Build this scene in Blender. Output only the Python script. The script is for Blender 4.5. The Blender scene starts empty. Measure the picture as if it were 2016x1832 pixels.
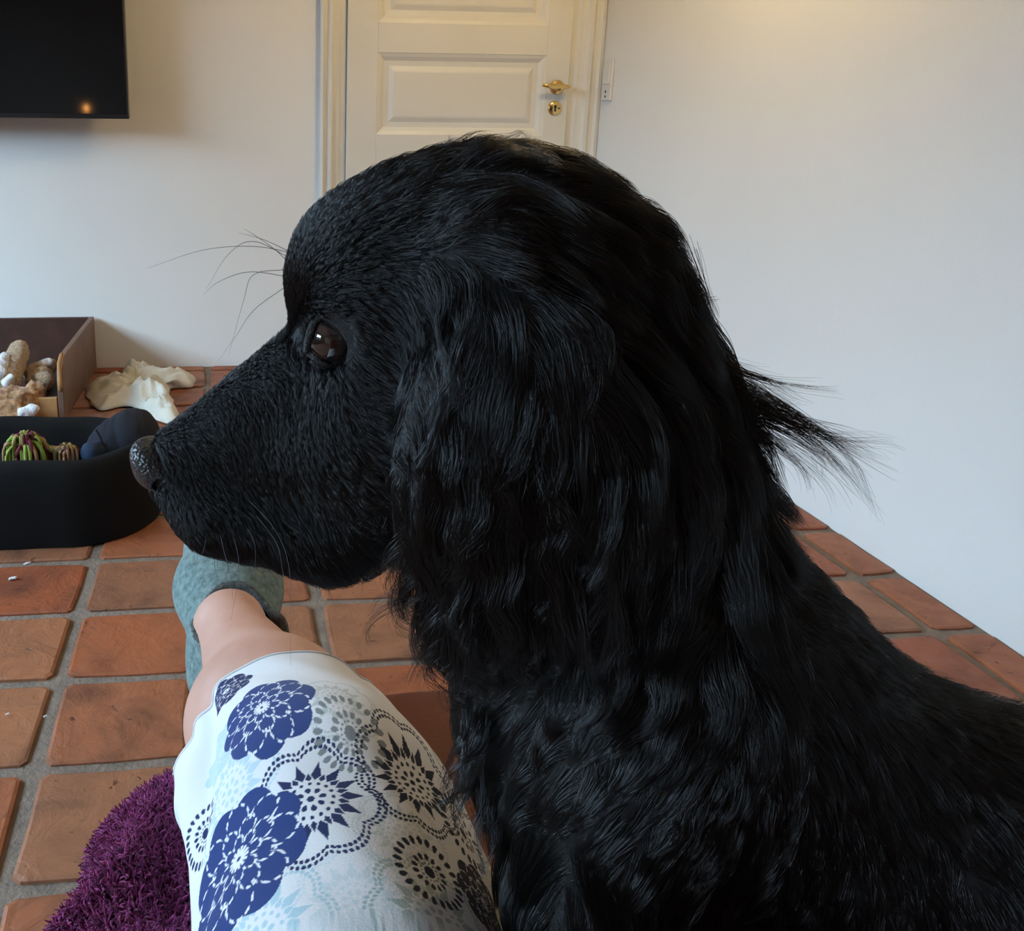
import bpy, bmesh, math, random
import numpy as np
from mathutils import Vector, Matrix, Euler, noise, kdtree

random.seed(7); rng = np.random.default_rng(7)
scene = bpy.context.scene
COL = scene.collection

# ------------------------------------------------------------------ camera
FW, FH = 2016, 1832
CF, CPX, CPY = 1888.3, 654.3, 737.4            # focal length and principal point in photo pixels
PITCH, ROLL, YAW = 0.2590, -0.0098, 0.1178
CAMH = 0.92
def _cam_axes():
    cy, sy, cp, sp, cr, sr = math.cos(YAW), math.sin(YAW), math.cos(PITCH), math.sin(PITCH), math.cos(ROLL), math.sin(ROLL)
    fwd = np.array([sy*cp, cy*cp, -sp]); right = np.array([cy, -sy, 0.0]); down = np.cross(fwd, right)
    return cr*right + sr*down, -sr*right + cr*down, fwd
CR, CD, CFW = _cam_axes()
CAM = np.array([0.0, 0.0, CAMH])
def ray(u, v):
    return CR*((u-CPX)/CF) + CD*((v-CPY)/CF) + CFW
def at_y(u, v, Y):
    r = ray(u, v); return CAM + r*(Y/r[1])
def at_x(u, v, X):
    r = ray(u, v); return CAM + r*(X/r[0])
def at_z(u, v, z):
    r = ray(u, v); return CAM + r*((z-CAMH)/r[2])
def at_d(u, v, d):
    return CAM + ray(u, v)*d
def pix(P):
    q = np.asarray(P) - CAM
    z = q @ CFW
    return np.stack([CPX + CF*(q @ CR)/z, CPY + CF*(q @ CD)/z], -1)

cam_data = bpy.data.cameras.new('camera')
cam = bpy.data.objects.new('camera', cam_data); COL.objects.link(cam)
cam_data.sensor_fit = 'HORIZONTAL'; cam_data.sensor_width = 36.0
cam_data.lens = CF*36.0/FW
cam_data.shift_x = (FW/2 - CPX)/FW
cam_data.shift_y = (CPY - FH/2)/FW
cam_data.clip_start = 0.01
M = Matrix(((CR[0], -CD[0], -CFW[0], 0), (CR[1], -CD[1], -CFW[1], 0), (CR[2], -CD[2], -CFW[2], CAMH), (0, 0, 0, 1)))
cam.matrix_world = M
scene.camera = cam

# ------------------------------------------------------------------ world, lights, exposure
WALL_X = 1.429; BACK_Y = 3.63; LEFT_X = -2.75; REAR_Y = -3.0; CEIL = 2.45
WIN = (0.55, 2.85, 0.70, 2.05)                     # window opening in the left wall: y0, y1, z0, z1
world = bpy.data.worlds.new('world'); scene.world = world
world.use_nodes = True
world.node_tree.nodes['Background'].inputs['Color'].default_value = (0.62, 0.78, 1.0, 1)
world.node_tree.nodes['Background'].inputs['Strength'].default_value = 0.6
def area(name, loc, rot, sx, sy, power, color, spread=180):
    l = bpy.data.lights.new(name, 'AREA'); l.shape = 'RECTANGLE'; l.size = sx; l.size_y = sy
    l.energy = power; l.color = color; l.spread = math.radians(spread)
    o = bpy.data.objects.new(name, l); COL.objects.link(o); o.location = loc; o.rotation_euler = rot
    return o
WIN2 = (-1.9, -0.35, 0.80, 2.10)
# large area light added as high open sky, shining through the left wall's windows
sky = area('open_sky', (-6.4, 1.0, 4.0), (0, 0, 0), 3.4, 14.0, 4800, (0.53, 0.77, 1.0))
sky.rotation_euler = Matrix(((0, 0, -1), (0, 1, 0), (1, 0, 0))).to_euler()   # shines towards +X
sky.rotation_euler.rotate_axis('Y', math.radians(30))
scene.view_settings.view_transform = 'Standard'
scene.view_settings.look = 'None'
scene.view_settings.gamma = 1.0
scene.view_settings.use_curve_mapping = False
scene.view_settings.exposure = 0.0
cy_ = scene.cycles
cy_.max_bounces = 6; cy_.diffuse_bounces = 3; cy_.glossy_bounces = 2; cy_.transmission_bounces = 0; cy_.transparent_max_bounces = 2
cy_.use_adaptive_sampling = True; cy_.adaptive_threshold = 0.08; cy_.adaptive_min_samples = 16; cy_.use_denoising = True; cy_.denoising_prefilter = 'ACCURATE'
cy_.caustics_reflective = False; cy_.caustics_refractive = False

# ------------------------------------------------------------------ helpers
def srgb(r, g, b):
    f = lambda c: (c/12.92 if c <= 0.04045 else ((c+0.055)/1.055)**2.4)
    return (f(r/255), f(g/255), f(b/255), 1)
def link(o, parent=None):
    COL.objects.link(o)
    if parent is not None: o.parent = parent
    return o
def tag(o, label=None, cat=None, group=None, kind=None):
    if label: o['label'] = label
    if cat: o['category'] = cat
    if group: o['group'] = group
    if kind: o['kind'] = kind
    return o
def empty(name, loc, label, cat, group=None):
    o = bpy.data.objects.new(name, None); o.empty_display_size = 0.05; link(o); o.location = loc
    return tag(o, label, cat, group)
def mesh_obj(name, verts, faces, mat, parent=None, smooth=False, world=True):
    me = bpy.data.meshes.new(name); me.from_pydata([tuple(map(float, v)) for v in verts], [], [tuple(int(i) for i in f) for f in faces]); me.update()
    return finish(name, me, mat, parent, smooth, world)
def np_mesh(name, verts, quads):
    """fast mesh from an (n,3) array and an (m,4) array"""
    me = bpy.data.meshes.new(name)
    verts = np.asarray(verts, np.float32); quads = np.asarray(quads, np.int32)
    me.vertices.add(len(verts)); me.vertices.foreach_set('co', verts.ravel())
    k = quads.shape[1]
    me.loops.add(quads.size); me.loops.foreach_set('vertex_index', quads.ravel())
    me.polygons.add(len(quads)); me.polygons.foreach_set('loop_start', np.arange(0, quads.size, k, dtype=np.int32))
    me.update(calc_edges=True); me.validate()
    return me
def finish(name, me, mat, parent=None, smooth=False, world=True):
    if mat is not None:
        for m in (mat if isinstance(mat, (list, tuple)) else [mat]): me.materials.append(m)
    if smooth: me.polygons.foreach_set('use_smooth', np.ones(len(me.polygons), bool))
    o = bpy.data.objects.new(name, me); link(o, parent)
    if parent is not None and world:          # verts were given in world space; parents are unrotated empties/meshes
        p = parent; off = Vector((0, 0, 0))
        while p is not None: off += p.location; p = p.parent
        o.location = -off
    return o
def bm_obj(name, bm, mat, parent=None, smooth=False, world=True):
    me = bpy.data.meshes.new(name); bm.normal_update(); bm.to_mesh(me); bm.free()
    return finish(name, me, mat, parent, smooth, world)
def bm_box(bm, lo, hi, bevel=0.0, seg=2):
    r = bmesh.ops.create_cube(bm, size=1.0)
    vs = r['verts']
    for v in vs: v.co = Vector([(lo[i]+hi[i])/2 + v.co[i]*(hi[i]-lo[i]) for i in range(3)])
    if bevel > 0:
        es = list({e for v in vs for e in v.link_edges})
        bmesh.ops.bevel(bm, geom=es, offset=bevel, segments=seg, affect='EDGES', profile=0.5)
def box(name, lo, hi, mat, parent=None, bevel=0.0, seg=2, smooth=False):
    bm = bmesh.new(); bm_box(bm, lo, hi, bevel, seg); return bm_obj(name, bm, mat, parent, smooth)
def tube_data(path, radii, n=8, closed=False, cap=True):
    path = [Vector(p) for p in path]; m = len(path)
    if not hasattr(radii, '__len__'): radii = [radii]*m
    vs, fs = [], []
    up = Vector((0.13, 0.21, 1)).normalized()
    for i, p in enumerate(path):
        a = path[(i-1) % m] if (closed or i > 0) else p; b = path[(i+1) % m] if (closed or i < m-1) else p
        t = (b-a).normalized(); x = up.cross(t)
        if x.length < 1e-4: x = Vector((1, 0, 0)).cross(t)
        x.normalize(); y = t.cross(x); up = y if False else up
        for k in range(n):
            th = 2*math.pi*k/n; vs.append(p + (x*math.cos(th) + y*math.sin(th))*radii[i])
    for i in range(m if closed else m-1):
        for k in range(n):
            j = (i+1) % m; fs.append((i*n+k, i*n+(k+1) % n, j*n+(k+1) % n, j*n+k))
    if cap and not closed:
        fs.append(tuple(range(n))[::-1]); fs.append(tuple((m-1)*n+k for k in range(n)))
    return vs, fs
def tube(name, path, radii, mat, parent=None, n=8, closed=False):
    vs, fs = tube_data(path, radii, n, closed); return mesh_obj(name, vs, fs, mat, parent, True)
def smooth_path(pts, k=8):
    """Catmull-Rom through pts (n,3)"""
    P = np.asarray(pts, float); P = np.vstack([2*P[0]-P[1], P, 2*P[-1]-P[-2]]); out = []
    for i in range(1, len(P)-2):
        for t in np.linspace(0, 1, k, endpoint=False):
            a, b, c, d = P[i-1], P[i], P[i+1], P[i+2]
            out.append(0.5*((2*b) + (c-a)*t + (2*a-5*b+4*c-d)*t*t + (3*b-a-3*c+d)*t**3))
    out.append(P[-2]); return np.array(out)
def lathe(name, prof, origin, axis, mat, parent=None, n=24):
    """prof: (radius, height along axis)"""
    ax = Vector(axis).normalized(); x = ax.orthogonal().normalized(); y = ax.cross(x); o = Vector(origin)
    vs, fs = [], []
    for r, h in prof:
        for k in range(n):
            th = 2*math.pi*k/n; vs.append(o + ax*h + (x*math.cos(th) + y*math.sin(th))*r)
    for i in range(len(prof)-1):
        for k in range(n): fs.append((i*n+k, i*n+(k+1) % n, (i+1)*n+(k+1) % n, (i+1)*n+k))
    fs.append(tuple(range(n))[::-1]); fs.append(tuple((len(prof)-1)*n+k for k in range(n)))
    return mesh_obj(name, vs, fs, mat, parent, True)

# ---- materials
def mat_new(name):
    m = bpy.data.materials.new(name); m.use_nodes = True
    nt = m.node_tree; b = nt.nodes['Principled BSDF']
    return m, nt, b
def N(nt, t, **kw):
    n = nt.nodes.new(t)
    for k, v in kw.items():
        if k.startswith('_'): setattr(n, k[1:], v)
        else: n.inputs[k].default_value = v
    return n
def ramp(nt, fac, stops):
    r = nt.nodes.new('ShaderNodeValToRGB'); e = r.color_ramp.elements
    while len(e) < len(stops): e.new(0.5)
    for i, (p, c) in enumerate(stops): e[i].position = p; e[i].color = c
    nt.links.new(fac, r.inputs[0]); return r
def plain(name, col, rough=0.5, metal=0.0, noise_scale=None, var=0.15, bump=0.0, spec=0.5, bump_scale=None, coords='Object', sheen=0.0, coat=0.0):
    m, nt, b = mat_new(name)
    b.inputs['Roughness'].default_value = rough; b.inputs['Metallic'].default_value = metal
    b.inputs['Specular IOR Level'].default_value = spec
    b.inputs['Sheen Weight'].default_value = sheen
    b.inputs['Coat Weight'].default_value = coat
    tc = N(nt, 'ShaderNodeTexCoord')
    nz = N(nt, 'ShaderNodeTexNoise', Scale=noise_scale or 6.0, Detail=6.0, Roughness=0.6)
    nt.links.new(tc.outputs[coords], nz.inputs['Vector'])
    lo = tuple(c*(1-var) for c in col[:3]) + (1,); hi = tuple(min(1, c*(1+var)) for c in col[:3]) + (1,)
    r = ramp(nt, nz.outputs['Fac'], [(0.3, lo), (0.7, hi)])
    nt.links.new(r.outputs['Color'], b.inputs['Base Color'])
    if bump > 0:
        nb = N(nt, 'ShaderNodeTexNoise', Scale=bump_scale or 40.0, Detail=8.0, Roughness=0.6)
        nt.links.new(tc.outputs[coords], nb.inputs['Vector'])
        bp = N(nt, 'ShaderNodeBump', Strength=bump, Distance=0.01)
        nt.links.new(nb.outputs['Fac'], bp.inputs['Height']); nt.links.new(bp.outputs['Normal'], b.inputs['Normal'])
    return m

# ---- signed distance fields on a grid, meshed with surface nets
class Field:
    def __init__(s, lo, hi, h):
        s.lo = np.array(lo, float); s.h = h
        s.n = np.ceil((np.array(hi)-s.lo)/h).astype(int)+1
        g = [s.lo[i] + h*np.arange(s.n[i]) for i in range(3)]
        s.X, s.Y, s.Z = np.meshgrid(*[x.astype(np.float32) for x in g], indexing='ij')
        s.F = np.full(s.n, 1.0, np.float32)
    def smin(s, d, k):
        if k <= 0: s.F = np.minimum(s.F, d); return
        h = np.clip(0.5 + 0.5*(d - s.F)/k, 0, 1)
        s.F = (d*(1-h) + s.F*h - k*h*(1-h)).astype(np.float32)
    def sub(s, d, k=0.002):
        d = -d
        h = np.clip(0.5 - 0.5*(d - s.F)/k, 0, 1)
        s.F = (d*(1-h) + s.F*h + k*h*(1-h)).astype(np.float32)
    def ell(s, c, r, rot=0.0, R=None):
        """ellipsoid; rot turns about the third axis"""
        x, y, z = s.X-c[0], s.Y-c[1], s.Z-c[2]
        if R is not None:
            x, y, z = [R[0][i]*x + R[1][i]*y + R[2][i]*z for i in range(3)]
        elif rot:
            cs, sn = math.cos(rot), math.sin(rot); x, y = cs*x + sn*y, -sn*x + cs*y
        k0 = np.sqrt((x/r[0])**2 + (y/r[1])**2 + (z/r[2])**2)
        k1 = np.sqrt((x/r[0]**2)**2 + (y/r[1]**2)**2 + (z/r[2]**2)**2) + 1e-9
        return k0*(k0-1)/k1
    def cone(s, a, ra, b, rb, sw=1.0):
        """round cone; the third axis is squeezed by sw"""
        a = np.array(a, float); b = np.array(b, float)
        ba = b-a; ba_ = ba.copy(); ba_[2] /= sw
        px, py, pz = s.X-a[0], s.Y-a[1], (s.Z-a[2])/sw
        t = np.clip((px*ba_[0]+py*ba_[1]+pz*ba_[2])/(ba_ @ ba_), 0, 1)
        d = np.sqrt((px-t*ba_[0])**2 + (py-t*ba_[1])**2 + (pz-t*ba_[2])**2) - (ra + (rb-ra)*t)
        return d*(0.5+0.5*sw)
    def sample(s, p):
        q = np.clip((p - s.lo)/s.h, 0, np.array(s.n)-1.001); i = q.astype(int); f = (q-i)
        out = np.zeros(len(p))
        for dx in (0, 1):
            for dy in (0, 1):
                for dz in (0, 1):
                    w = (f[:, 0] if dx else 1-f[:, 0])*(f[:, 1] if dy else 1-f[:, 1])*(f[:, 2] if dz else 1-f[:, 2])
                    out += w*s.F[i[:, 0]+dx, i[:, 1]+dy, i[:, 2]+dz]
        return out
    def grad(s, p, e=None):
        e = e or s.h*1.2; g = np.zeros_like(p)
        for k in range(3):
            d = np.zeros(3); d[k] = e; g[:, k] = s.sample(p+d) - s.sample(p-d)
        return g/(np.linalg.norm(g, axis=1, keepdims=True)+1e-9)
    def mesh(s):
        F = s.F; n = np.array(F.shape); S = F < 0
        acc = np.zeros((*(n-1), 3), np.float32); cnt = np.zeros(n-1, np.float32)
        ofs = [(0, 0, 0), (1, 0, 0), (0, 1, 0), (1, 1, 0), (0, 0, 1), (1, 0, 1), (0, 1, 1), (1, 1, 1)]
        def c(A, o): return A[o[0]:n[0]-1+o[0], o[1]:n[1]-1+o[1], o[2]:n[2]-1+o[2]]
        for i in range(8):
            for ax in range(3):
                if ofs[i][ax]: continue
                o2 = list(ofs[i]); o2[ax] = 1
                a, b = c(F, ofs[i]), c(F, o2); m = (c(S, ofs[i]) != c(S, o2))
                t = np.where(m, a/np.where(m, a-b, 1), 0)
                for k in range(3):
                    acc[..., k] += np.where(m, ofs[i][k] + (t if k == ax else 0), 0)
                cnt += m
        act = cnt > 0; idx = -np.ones(n-1, np.int64); idx[act] = np.arange(act.sum())
        ijk = np.argwhere(act)
        V = (ijk + acc[act]/cnt[act][:, None])*s.h + s.lo
        Q = []
        for ax in range(3):
            b, d = (ax+1) % 3, (ax+2) % 3
            sl0 = [slice(None)]*3; sl1 = [slice(None)]*3
            sl0[ax] = slice(0, n[ax]-1); sl1[ax] = slice(1, n[ax])
            A, B = S[tuple(sl0)], S[tuple(sl1)]
            e = np.argwhere(A != B)
            e = e[(e[:, b] > 0) & (e[:, d] > 0) & (e[:, b] < n[b]-1) & (e[:, d] < n[d]-1)]
            fl = A[tuple(e.T)]
            def g(db, dd):
                q = e.copy(); q[:, b] += db; q[:, d] += dd; return idx[tuple(q.T)]
            q = np.stack([g(-1, -1), g(0, -1), g(0, 0), g(-1, 0)], 1)
            q[~fl] = q[~fl][:, ::-1]; Q.append(q)
        return V, np.vstack(Q)

# ------------------------------------------------------------------ materials of the room
def wall_material(name, col):
    m, nt, b = mat_new(name); b.inputs['Roughness'].default_value = 0.85; b.inputs['Specular IOR Level'].default_value = 0.25
    tc = N(nt, 'ShaderNodeTexCoord')
    n1 = N(nt, 'ShaderNodeTexNoise', Scale=1.7, Detail=5.0, Roughness=0.55); nt.links.new(tc.outputs['Object'], n1.inputs['Vector'])
    r = ramp(nt, n1.outputs['Fac'], [(0.25, tuple(c*0.96 for c in col[:3])+(1,)), (0.75, col)])
    nt.links.new(r.outputs[0], b.inputs['Base Color'])
    n2 = N(nt, 'ShaderNodeTexNoise', Scale=9.0, Detail=6.0, Roughness=0.6); nt.links.new(tc.outputs['Object'], n2.inputs['Vector'])
    bp = N(nt, 'ShaderNodeBump', Strength=0.10, Distance=0.02); nt.links.new(n2.outputs['Fac'], bp.inputs['Height'])
    nt.links.new(bp.outputs[0], b.inputs['Normal'])
    return m
M_WALL = wall_material('white_plaster', (0.80, 0.79, 0.76, 1))
M_CEIL = wall_material('ceiling_paint', (0.82, 0.80, 0.76, 1))
M_PAINT = plain('door_paint', (0.70, 0.685, 0.63, 1), 0.38, noise_scale=3, var=0.03, bump=0.03, bump_scale=30)
M_BRASS = plain('polished_brass', (0.80, 0.56, 0.22, 1), 0.18, 1.0, var=0.08)
M_BLACK = plain('black_plastic', (0.008, 0.008, 0.009, 1), 0.35, var=0.1)
M_SWITCH = plain('white_plastic', (0.72, 0.71, 0.68, 1), 0.35, var=0.02)
M_GROUT = plain('grey_grout', srgb(118, 104, 92), 0.9, noise_scale=25, var=0.25, bump=0.5, bump_scale=120)

def tile_material():
    m, nt, b = mat_new('terracotta'); L = nt.links.new
    b.inputs['Specular IOR Level'].default_value = 0.35
    tc = N(nt, 'ShaderNodeTexCoord'); oi = N(nt, 'ShaderNodeObjectInfo')
    off = N(nt, 'ShaderNodeVectorMath', _operation='ADD'); sc = N(nt, 'ShaderNodeMath', _operation='MULTIPLY'); sc.inputs[1].default_value = 37.0
    L(oi.outputs['Random'], sc.inputs[0]); L(tc.outputs['Object'], off.inputs[0]); L(sc.outputs[0], off.inputs[1])
    base = ramp(nt, oi.outputs['Random'], [(0.0, srgb(136, 74, 48)), (0.35, srgb(150, 90, 60)), (0.6, srgb(142, 88, 61)), (0.8, srgb(150, 100, 70)), (1.0, srgb(130, 86, 64))])
    n1 = N(nt, 'ShaderNodeTexNoise', Scale=9.0, Detail=6.0, Roughness=0.62, Distortion=0.6); L(off.outputs[0], n1.inputs['Vector'])
    mx = N(nt, 'ShaderNodeMix', _data_type='RGBA', _blend_type='MULTIPLY'); mx.inputs[0].default_value = 0.85
    r1 = ramp(nt, n1.outputs['Fac'], [(0.26, (0.34, 0.33, 0.34, 1)), (0.40, (0.72, 0.72, 0.72, 1)), (0.52, (0.98, 0.97, 0.95, 1)), (0.74, (1.22, 1.14, 1.06, 1))])
    L(base.outputs[0], mx.inputs[6]); L(r1.outputs[0], mx.inputs[7])
    # dark pits and streaks
    n2 = N(nt, 'ShaderNodeTexNoise', Scale=34.0, Detail=4.0, Roughness=0.5, Distortion=1.5); L(off.outputs[0], n2.inputs['Vector'])
    r2 = ramp(nt, n2.outputs['Fac'], [(0.26, (0.25, 0.2, 0.18, 1)), (0.34, (1, 1, 1, 1))])
    mx2 = N(nt, 'ShaderNodeMix', _data_type='RGBA', _blend_type='MULTIPLY'); mx2.inputs[0].default_value = 0.85
    L(mx.outputs[2], mx2.inputs[6]); L(r2.outputs[0], mx2.inputs[7]); L(mx2.outputs[2], b.inputs['Base Color'])
    rr = ramp(nt, n1.outputs['Fac'], [(0.3, (0.62,)*3+(1,)), (0.7, (0.42,)*3+(1,))]); L(rr.outputs[0], b.inputs['Roughness'])
    n3 = N(nt, 'ShaderNodeTexNoise', Scale=16.0, Detail=8.0, Roughness=0.6, Distortion=0.8); L(off.outputs[0], n3.inputs['Vector'])
    mul = N(nt, 'ShaderNodeMath', _operation='MULTIPLY'); L(n3.outputs['Fac'], mul.inputs[0]); L(r2.outputs[0], mul.inputs[1])
    bp = N(nt, 'ShaderNodeBump', Strength=0.45, Distance=0.012); L(mul.outputs[0], bp.inputs['Height']); L(bp.outputs[0], b.inputs['Normal'])
    return m
M_TILE = tile_material()

# ------------------------------------------------------------------ floor with its tiles
TS, GX, GY = 0.2303, -0.0556, 1.9405
fl = box('floor', (LEFT_X-0.3, REAR_Y-0.1, -0.12), (WALL_X+0.1, BACK_Y+0.1, -0.006), M_GROUT); tag(fl, kind='structure')
def tile_mesh(seed, wx, wy):
    r = random.Random(seed); pts = []
    g = 0.0115; hx, hy = wx/2-g, wy/2-g; c = min(0.010, hx*0.4)
    corner = [(-hx, -hy), (hx, -hy), (hx, hy), (-hx, hy)]
    for i in range(4):
        a, b = corner[i], corner[(i+1) % 4]; L = math.hypot(b[0]-a[0], b[1]-a[1]); d = ((b[0]-a[0])/L, (b[1]-a[1])/L)
        for t in (c, L/2 + r.uniform(-.03, .03)*L, L-c):
            w = r.uniform(-0.0028, 0.0028)
            pts.append((a[0]+d[0]*t - d[1]*w, a[1]+d[1]*t + d[0]*w))
    n = len(pts); vs = [(x, y, -0.008) for x, y in pts]
    vs += [(x*0.992, y*0.992, -0.002) for x, y in pts]
    vs += [(x*(1-0.006/hx), y*(1-0.006/hy), 0.0 + r.uniform(-.0006, .0006)) for x, y in pts]
    fs = []
    for j in (0, 1):
        for k in range(n): fs.append((j*n+k, j*n+(k+1) % n, (j+1)*n+(k+1) % n, (j+1)*n+k))
    fs.append(tuple(2*n+k for k in range(n)))
    return vs, fs
def me_from(name, vs, fs, mat):
    me = bpy.data.meshes.new(name); me.from_pydata(vs, [], fs); me.materials.append(mat); me.update(); return me
variants = [me_from('tile', *tile_mesh(s, TS, TS), M_TILE) for s in range(10)]
edge_w = WALL_X - (GX+6*TS)
edge_variants = [me_from('edge_tile', *tile_mesh(50+s, edge_w+0.008, TS), M_TILE) for s in range(4)]
back_d = (BACK_Y-GY) % TS
jtop = int((BACK_Y-GY)//TS)
far_variants = [me_from('far_tile', *tile_mesh(80+s, TS, back_d+0.008), M_TILE) for s in range(4)]
rest_v, rest_f = [], []
for i in range(-12, 7):
    for j in range(-jtop-1, 23):             # row j runs from y = GY - j*TS to GY-(j-1)*TS ; negative j is far
        x0, y0 = GX+i*TS, GY-j*TS
        if x0 < LEFT_X-0.1 or y0 < REAR_Y-0.1: continue
        if i < 6 and y0+TS < BACK_Y: pool, cx, cy = variants, x0+TS/2, y0+TS/2
        elif i < 6: pool, cx, cy = far_variants, x0+TS/2, y0+back_d/2
        elif y0+TS < BACK_Y: pool, cx, cy = edge_variants, x0+edge_w/2, y0+TS/2
        else: continue
        rz = random.choice((0, 1, 2, 3))*math.pi/2 if pool is variants else random.choice((0, math.pi))
        if -7 <= i and y0 > 0.35:
            o = bpy.data.objects.new('tile', random.choice(pool)); link(o, fl)
            o.location = (cx, cy, random.uniform(-0.0010, 0.0012)); o.rotation_euler = (random.uniform(-.003, .003), random.uniform(-.003, .003), rz)
        else:
            vs, fs = tile_mesh(i*50+j, TS, TS) if pool is not edge_variants else tile_mesh(i*50+j, edge_w, TS); b = len(rest_v)
            rest_v += [(x+cx, y+cy, z) for x, y, z in vs]; rest_f += [tuple(b+k for k in f) for f in fs]
o = mesh_obj('outer_tiles', rest_v, rest_f, M_TILE, fl); tag(o, kind='stuff')

# ------------------------------------------------------------------ walls, ceiling, window
T = 0.25
w = box('wall_back', (LEFT_X-T, BACK_Y, -0.1), (WALL_X+T, BACK_Y+T, CEIL+0.1), M_WALL); tag(w, kind='structure')
w = box('wall_right', (WALL_X, REAR_Y-T, -0.1), (WALL_X+T, BACK_Y, CEIL+0.1), M_WALL); tag(w, kind='structure')
w = box('wall_rear', (LEFT_X-T, REAR_Y-T, -0.1), (WALL_X, REAR_Y, CEIL+0.1), wall_material('warm_grey_plaster', (0.36, 0.33, 0.29, 1))); tag(w, kind='structure')
w = box('ceiling', (LEFT_X-T, REAR_Y-T, CEIL), (WALL_X+T, BACK_Y+T, CEIL+0.15), M_CEIL); tag(w, kind='structure')
bm = bmesh.new()
yy = [REAR_Y, WIN2[0], WIN2[1], WIN[0], WIN[1], BACK_Y]
for a, b_ in ((0, 1), (2, 3), (4, 5)): bm_box(bm, (LEFT_X-T, yy[a], -0.1), (LEFT_X, yy[b_], CEIL))
for y0, y1, z0, z1 in (WIN, WIN2):
    bm_box(bm, (LEFT_X-T, y0, -0.1), (LEFT_X, y1, z0)); bm_box(bm, (LEFT_X-T, y0, z1), (LEFT_X, y1, CEIL))
w = bm_obj('wall_left', bm, M_WALL); tag(w, kind='structure')
for i, (y0, y1, z0, z1) in enumerate((WIN, WIN2)):
    bm = bmesh.new(); f = 0.05; ym = (y0+y1)/2
    for a, b_ in (((y0, z0), (y0+f, z1)), ((y1-f, z0), (y1, z1)), ((y0+f, z0), (y1-f, z0+f)), ((y0+f, z1-f), (y1-f, z1)), ((ym-f/2, z0+f), (ym+f/2, z1-f))):
        bm_box(bm, (LEFT_X-0.07, a[0], a[1]), (LEFT_X-0.02, b_[0], b_[1]))
    w = bm_obj('window_%d' % (i+1), bm, M_PAINT); tag(w, kind='structure')
# unseen pendant added out of view to warm the upper walls
PL = (1.0, 2.35, 1.92)
pend = empty('added_pendant_lamp', (PL[0], PL[1], CEIL), 'unseen warm globe pendant lamp added to warm the upper walls', 'lamp')
tube('cord', [(PL[0], PL[1], CEIL-0.001), (PL[0], PL[1], PL[2]+0.13)], 0.003, M_BLACK, pend, 6)
lathe('ceiling_cup', [(0.045, 0.0), (0.045, -0.02), (0.008, -0.035)], (PL[0], PL[1], CEIL-0.0005), (0, 0, 1), M_BRASS, pend)
lathe('socket_cap', [(0.018, 0.14), (0.03, 0.12), (0.034, 0.09)], PL, (0, 0, 1), M_BRASS, pend)
mg, nt, b = mat_new('added_lamp_glass'); b.inputs['Base Color'].default_value = (0.8, 0.75, 0.65, 1); b.inputs['Emission Color'].default_value = (1.0, 0.70, 0.30, 1); b.inputs['Emission Strength'].default_value = 70.0
lathe('globe', [(0.1*math.sin(t)+0.0005, -0.1*math.cos(t)) for t in np.linspace(0.02, math.pi-0.3, 14)], PL, (0, 0, 1), mg, pend)

# ------------------------------------------------------------------ door and casing
def X_at(u, v): return float(at_y(u, v, BACK_Y)[0])
def Z_at(u, v): return float(at_y(u, v, BACK_Y)[2])
cl0, cl1 = X_at(629, 200), X_at(680, 200)           # left casing
dr0, dr1 = cl1+0.002, X_at(1112, 200)                # door leaf
cr0, cr1 = X_at(1110, 200), WALL_X-0.002                # right casing runs into the corner
DTOP = 2.08
def casing(name, x0, x1, flip):
    prof = [(0.0, 0.0), (0.0, 0.030), (0.10, 0.034), (0.16, 0.024), (0.26, 0.022), (0.34, 0.030), (0.44, 0.030), (0.50, 0.020), (0.62, 0.018), (0.72, 0.018), (0.80, 0.012), (0.90, 0.010), (1.0, 0.008), (1.0, 0.0)]
    vs, fs = [], []
    for z in (0.0, DTOP+0.09):
        for t, d in prof:
            t = 1-t if flip else t
            vs.append((x0+(x1-x0)*t, BACK_Y-d, z))
    n = len(prof)
    for k in range(n): fs.append((k, (k+1) % n, n+(k+1) % n, n+k))
    fs.append(tuple(range(n))); fs.append(tuple(range(n, 2*n)))
    bm = bmesh.new(); bv = [bm.verts.new(v) for v in vs]
    for q in fs: bm.faces.new([bv[i] for i in q])
    bmesh.ops.recalc_face_normals(bm, faces=bm.faces)
    o = bm_obj(name, bm, M_PAINT); tag(o, kind='structure'); return o
casing('trim_1', cl0, cl1, False); casing('trim_2', cr0, cr1, True)
o = box('trim_3', (cl1, BACK_Y-0.03, DTOP), (cr0, BACK_Y-0.001, DTOP+0.09), M_PAINT, bevel=0.004); tag(o, kind='structure')
door = box('door_1', (dr0, BACK_Y-0.010, 0.008), (dr1, BACK_Y-0.0005, DTOP-0.002), M_PAINT); tag(door, kind='structure')
# stiles and rails stand proud of the panels
px0, px1 = X_at(740, 190), X_at(1067, 190)
zt = [Z_at(900, 48), Z_at(900, 107), Z_at(900, 265), Z_at(900, 326)]
fz = BACK_Y-0.026
rails = [(zt[1], zt[0]), (zt[3], zt[2])]
panel_h = zt[1]-zt[2]
zlow = [zt[3]-panel_h, zt[3]-panel_h-(zt[0]-zt[1])]
box('stile', (dr0, fz, 0.008), (px0, BACK_Y-0.009, DTOP-0.002), M_PAINT, door, 0.0015, 1)
box('stile', (px1, fz, 0.008), (dr1, BACK_Y-0.009, DTOP-0.002), M_PAINT, door, 0.0015, 1)
rl = [(zt[1], zt[0]), (zt[3], zt[2]), (zlow[1], zlow[0]), (0.008, 0.20)]
ztop_p = zt[0]+panel_h*1.0
rl += [(ztop_p, ztop_p+(zt[0]-zt[1])), (DTOP-0.11, DTOP-0.002)]
rl = sorted(rl)
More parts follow.
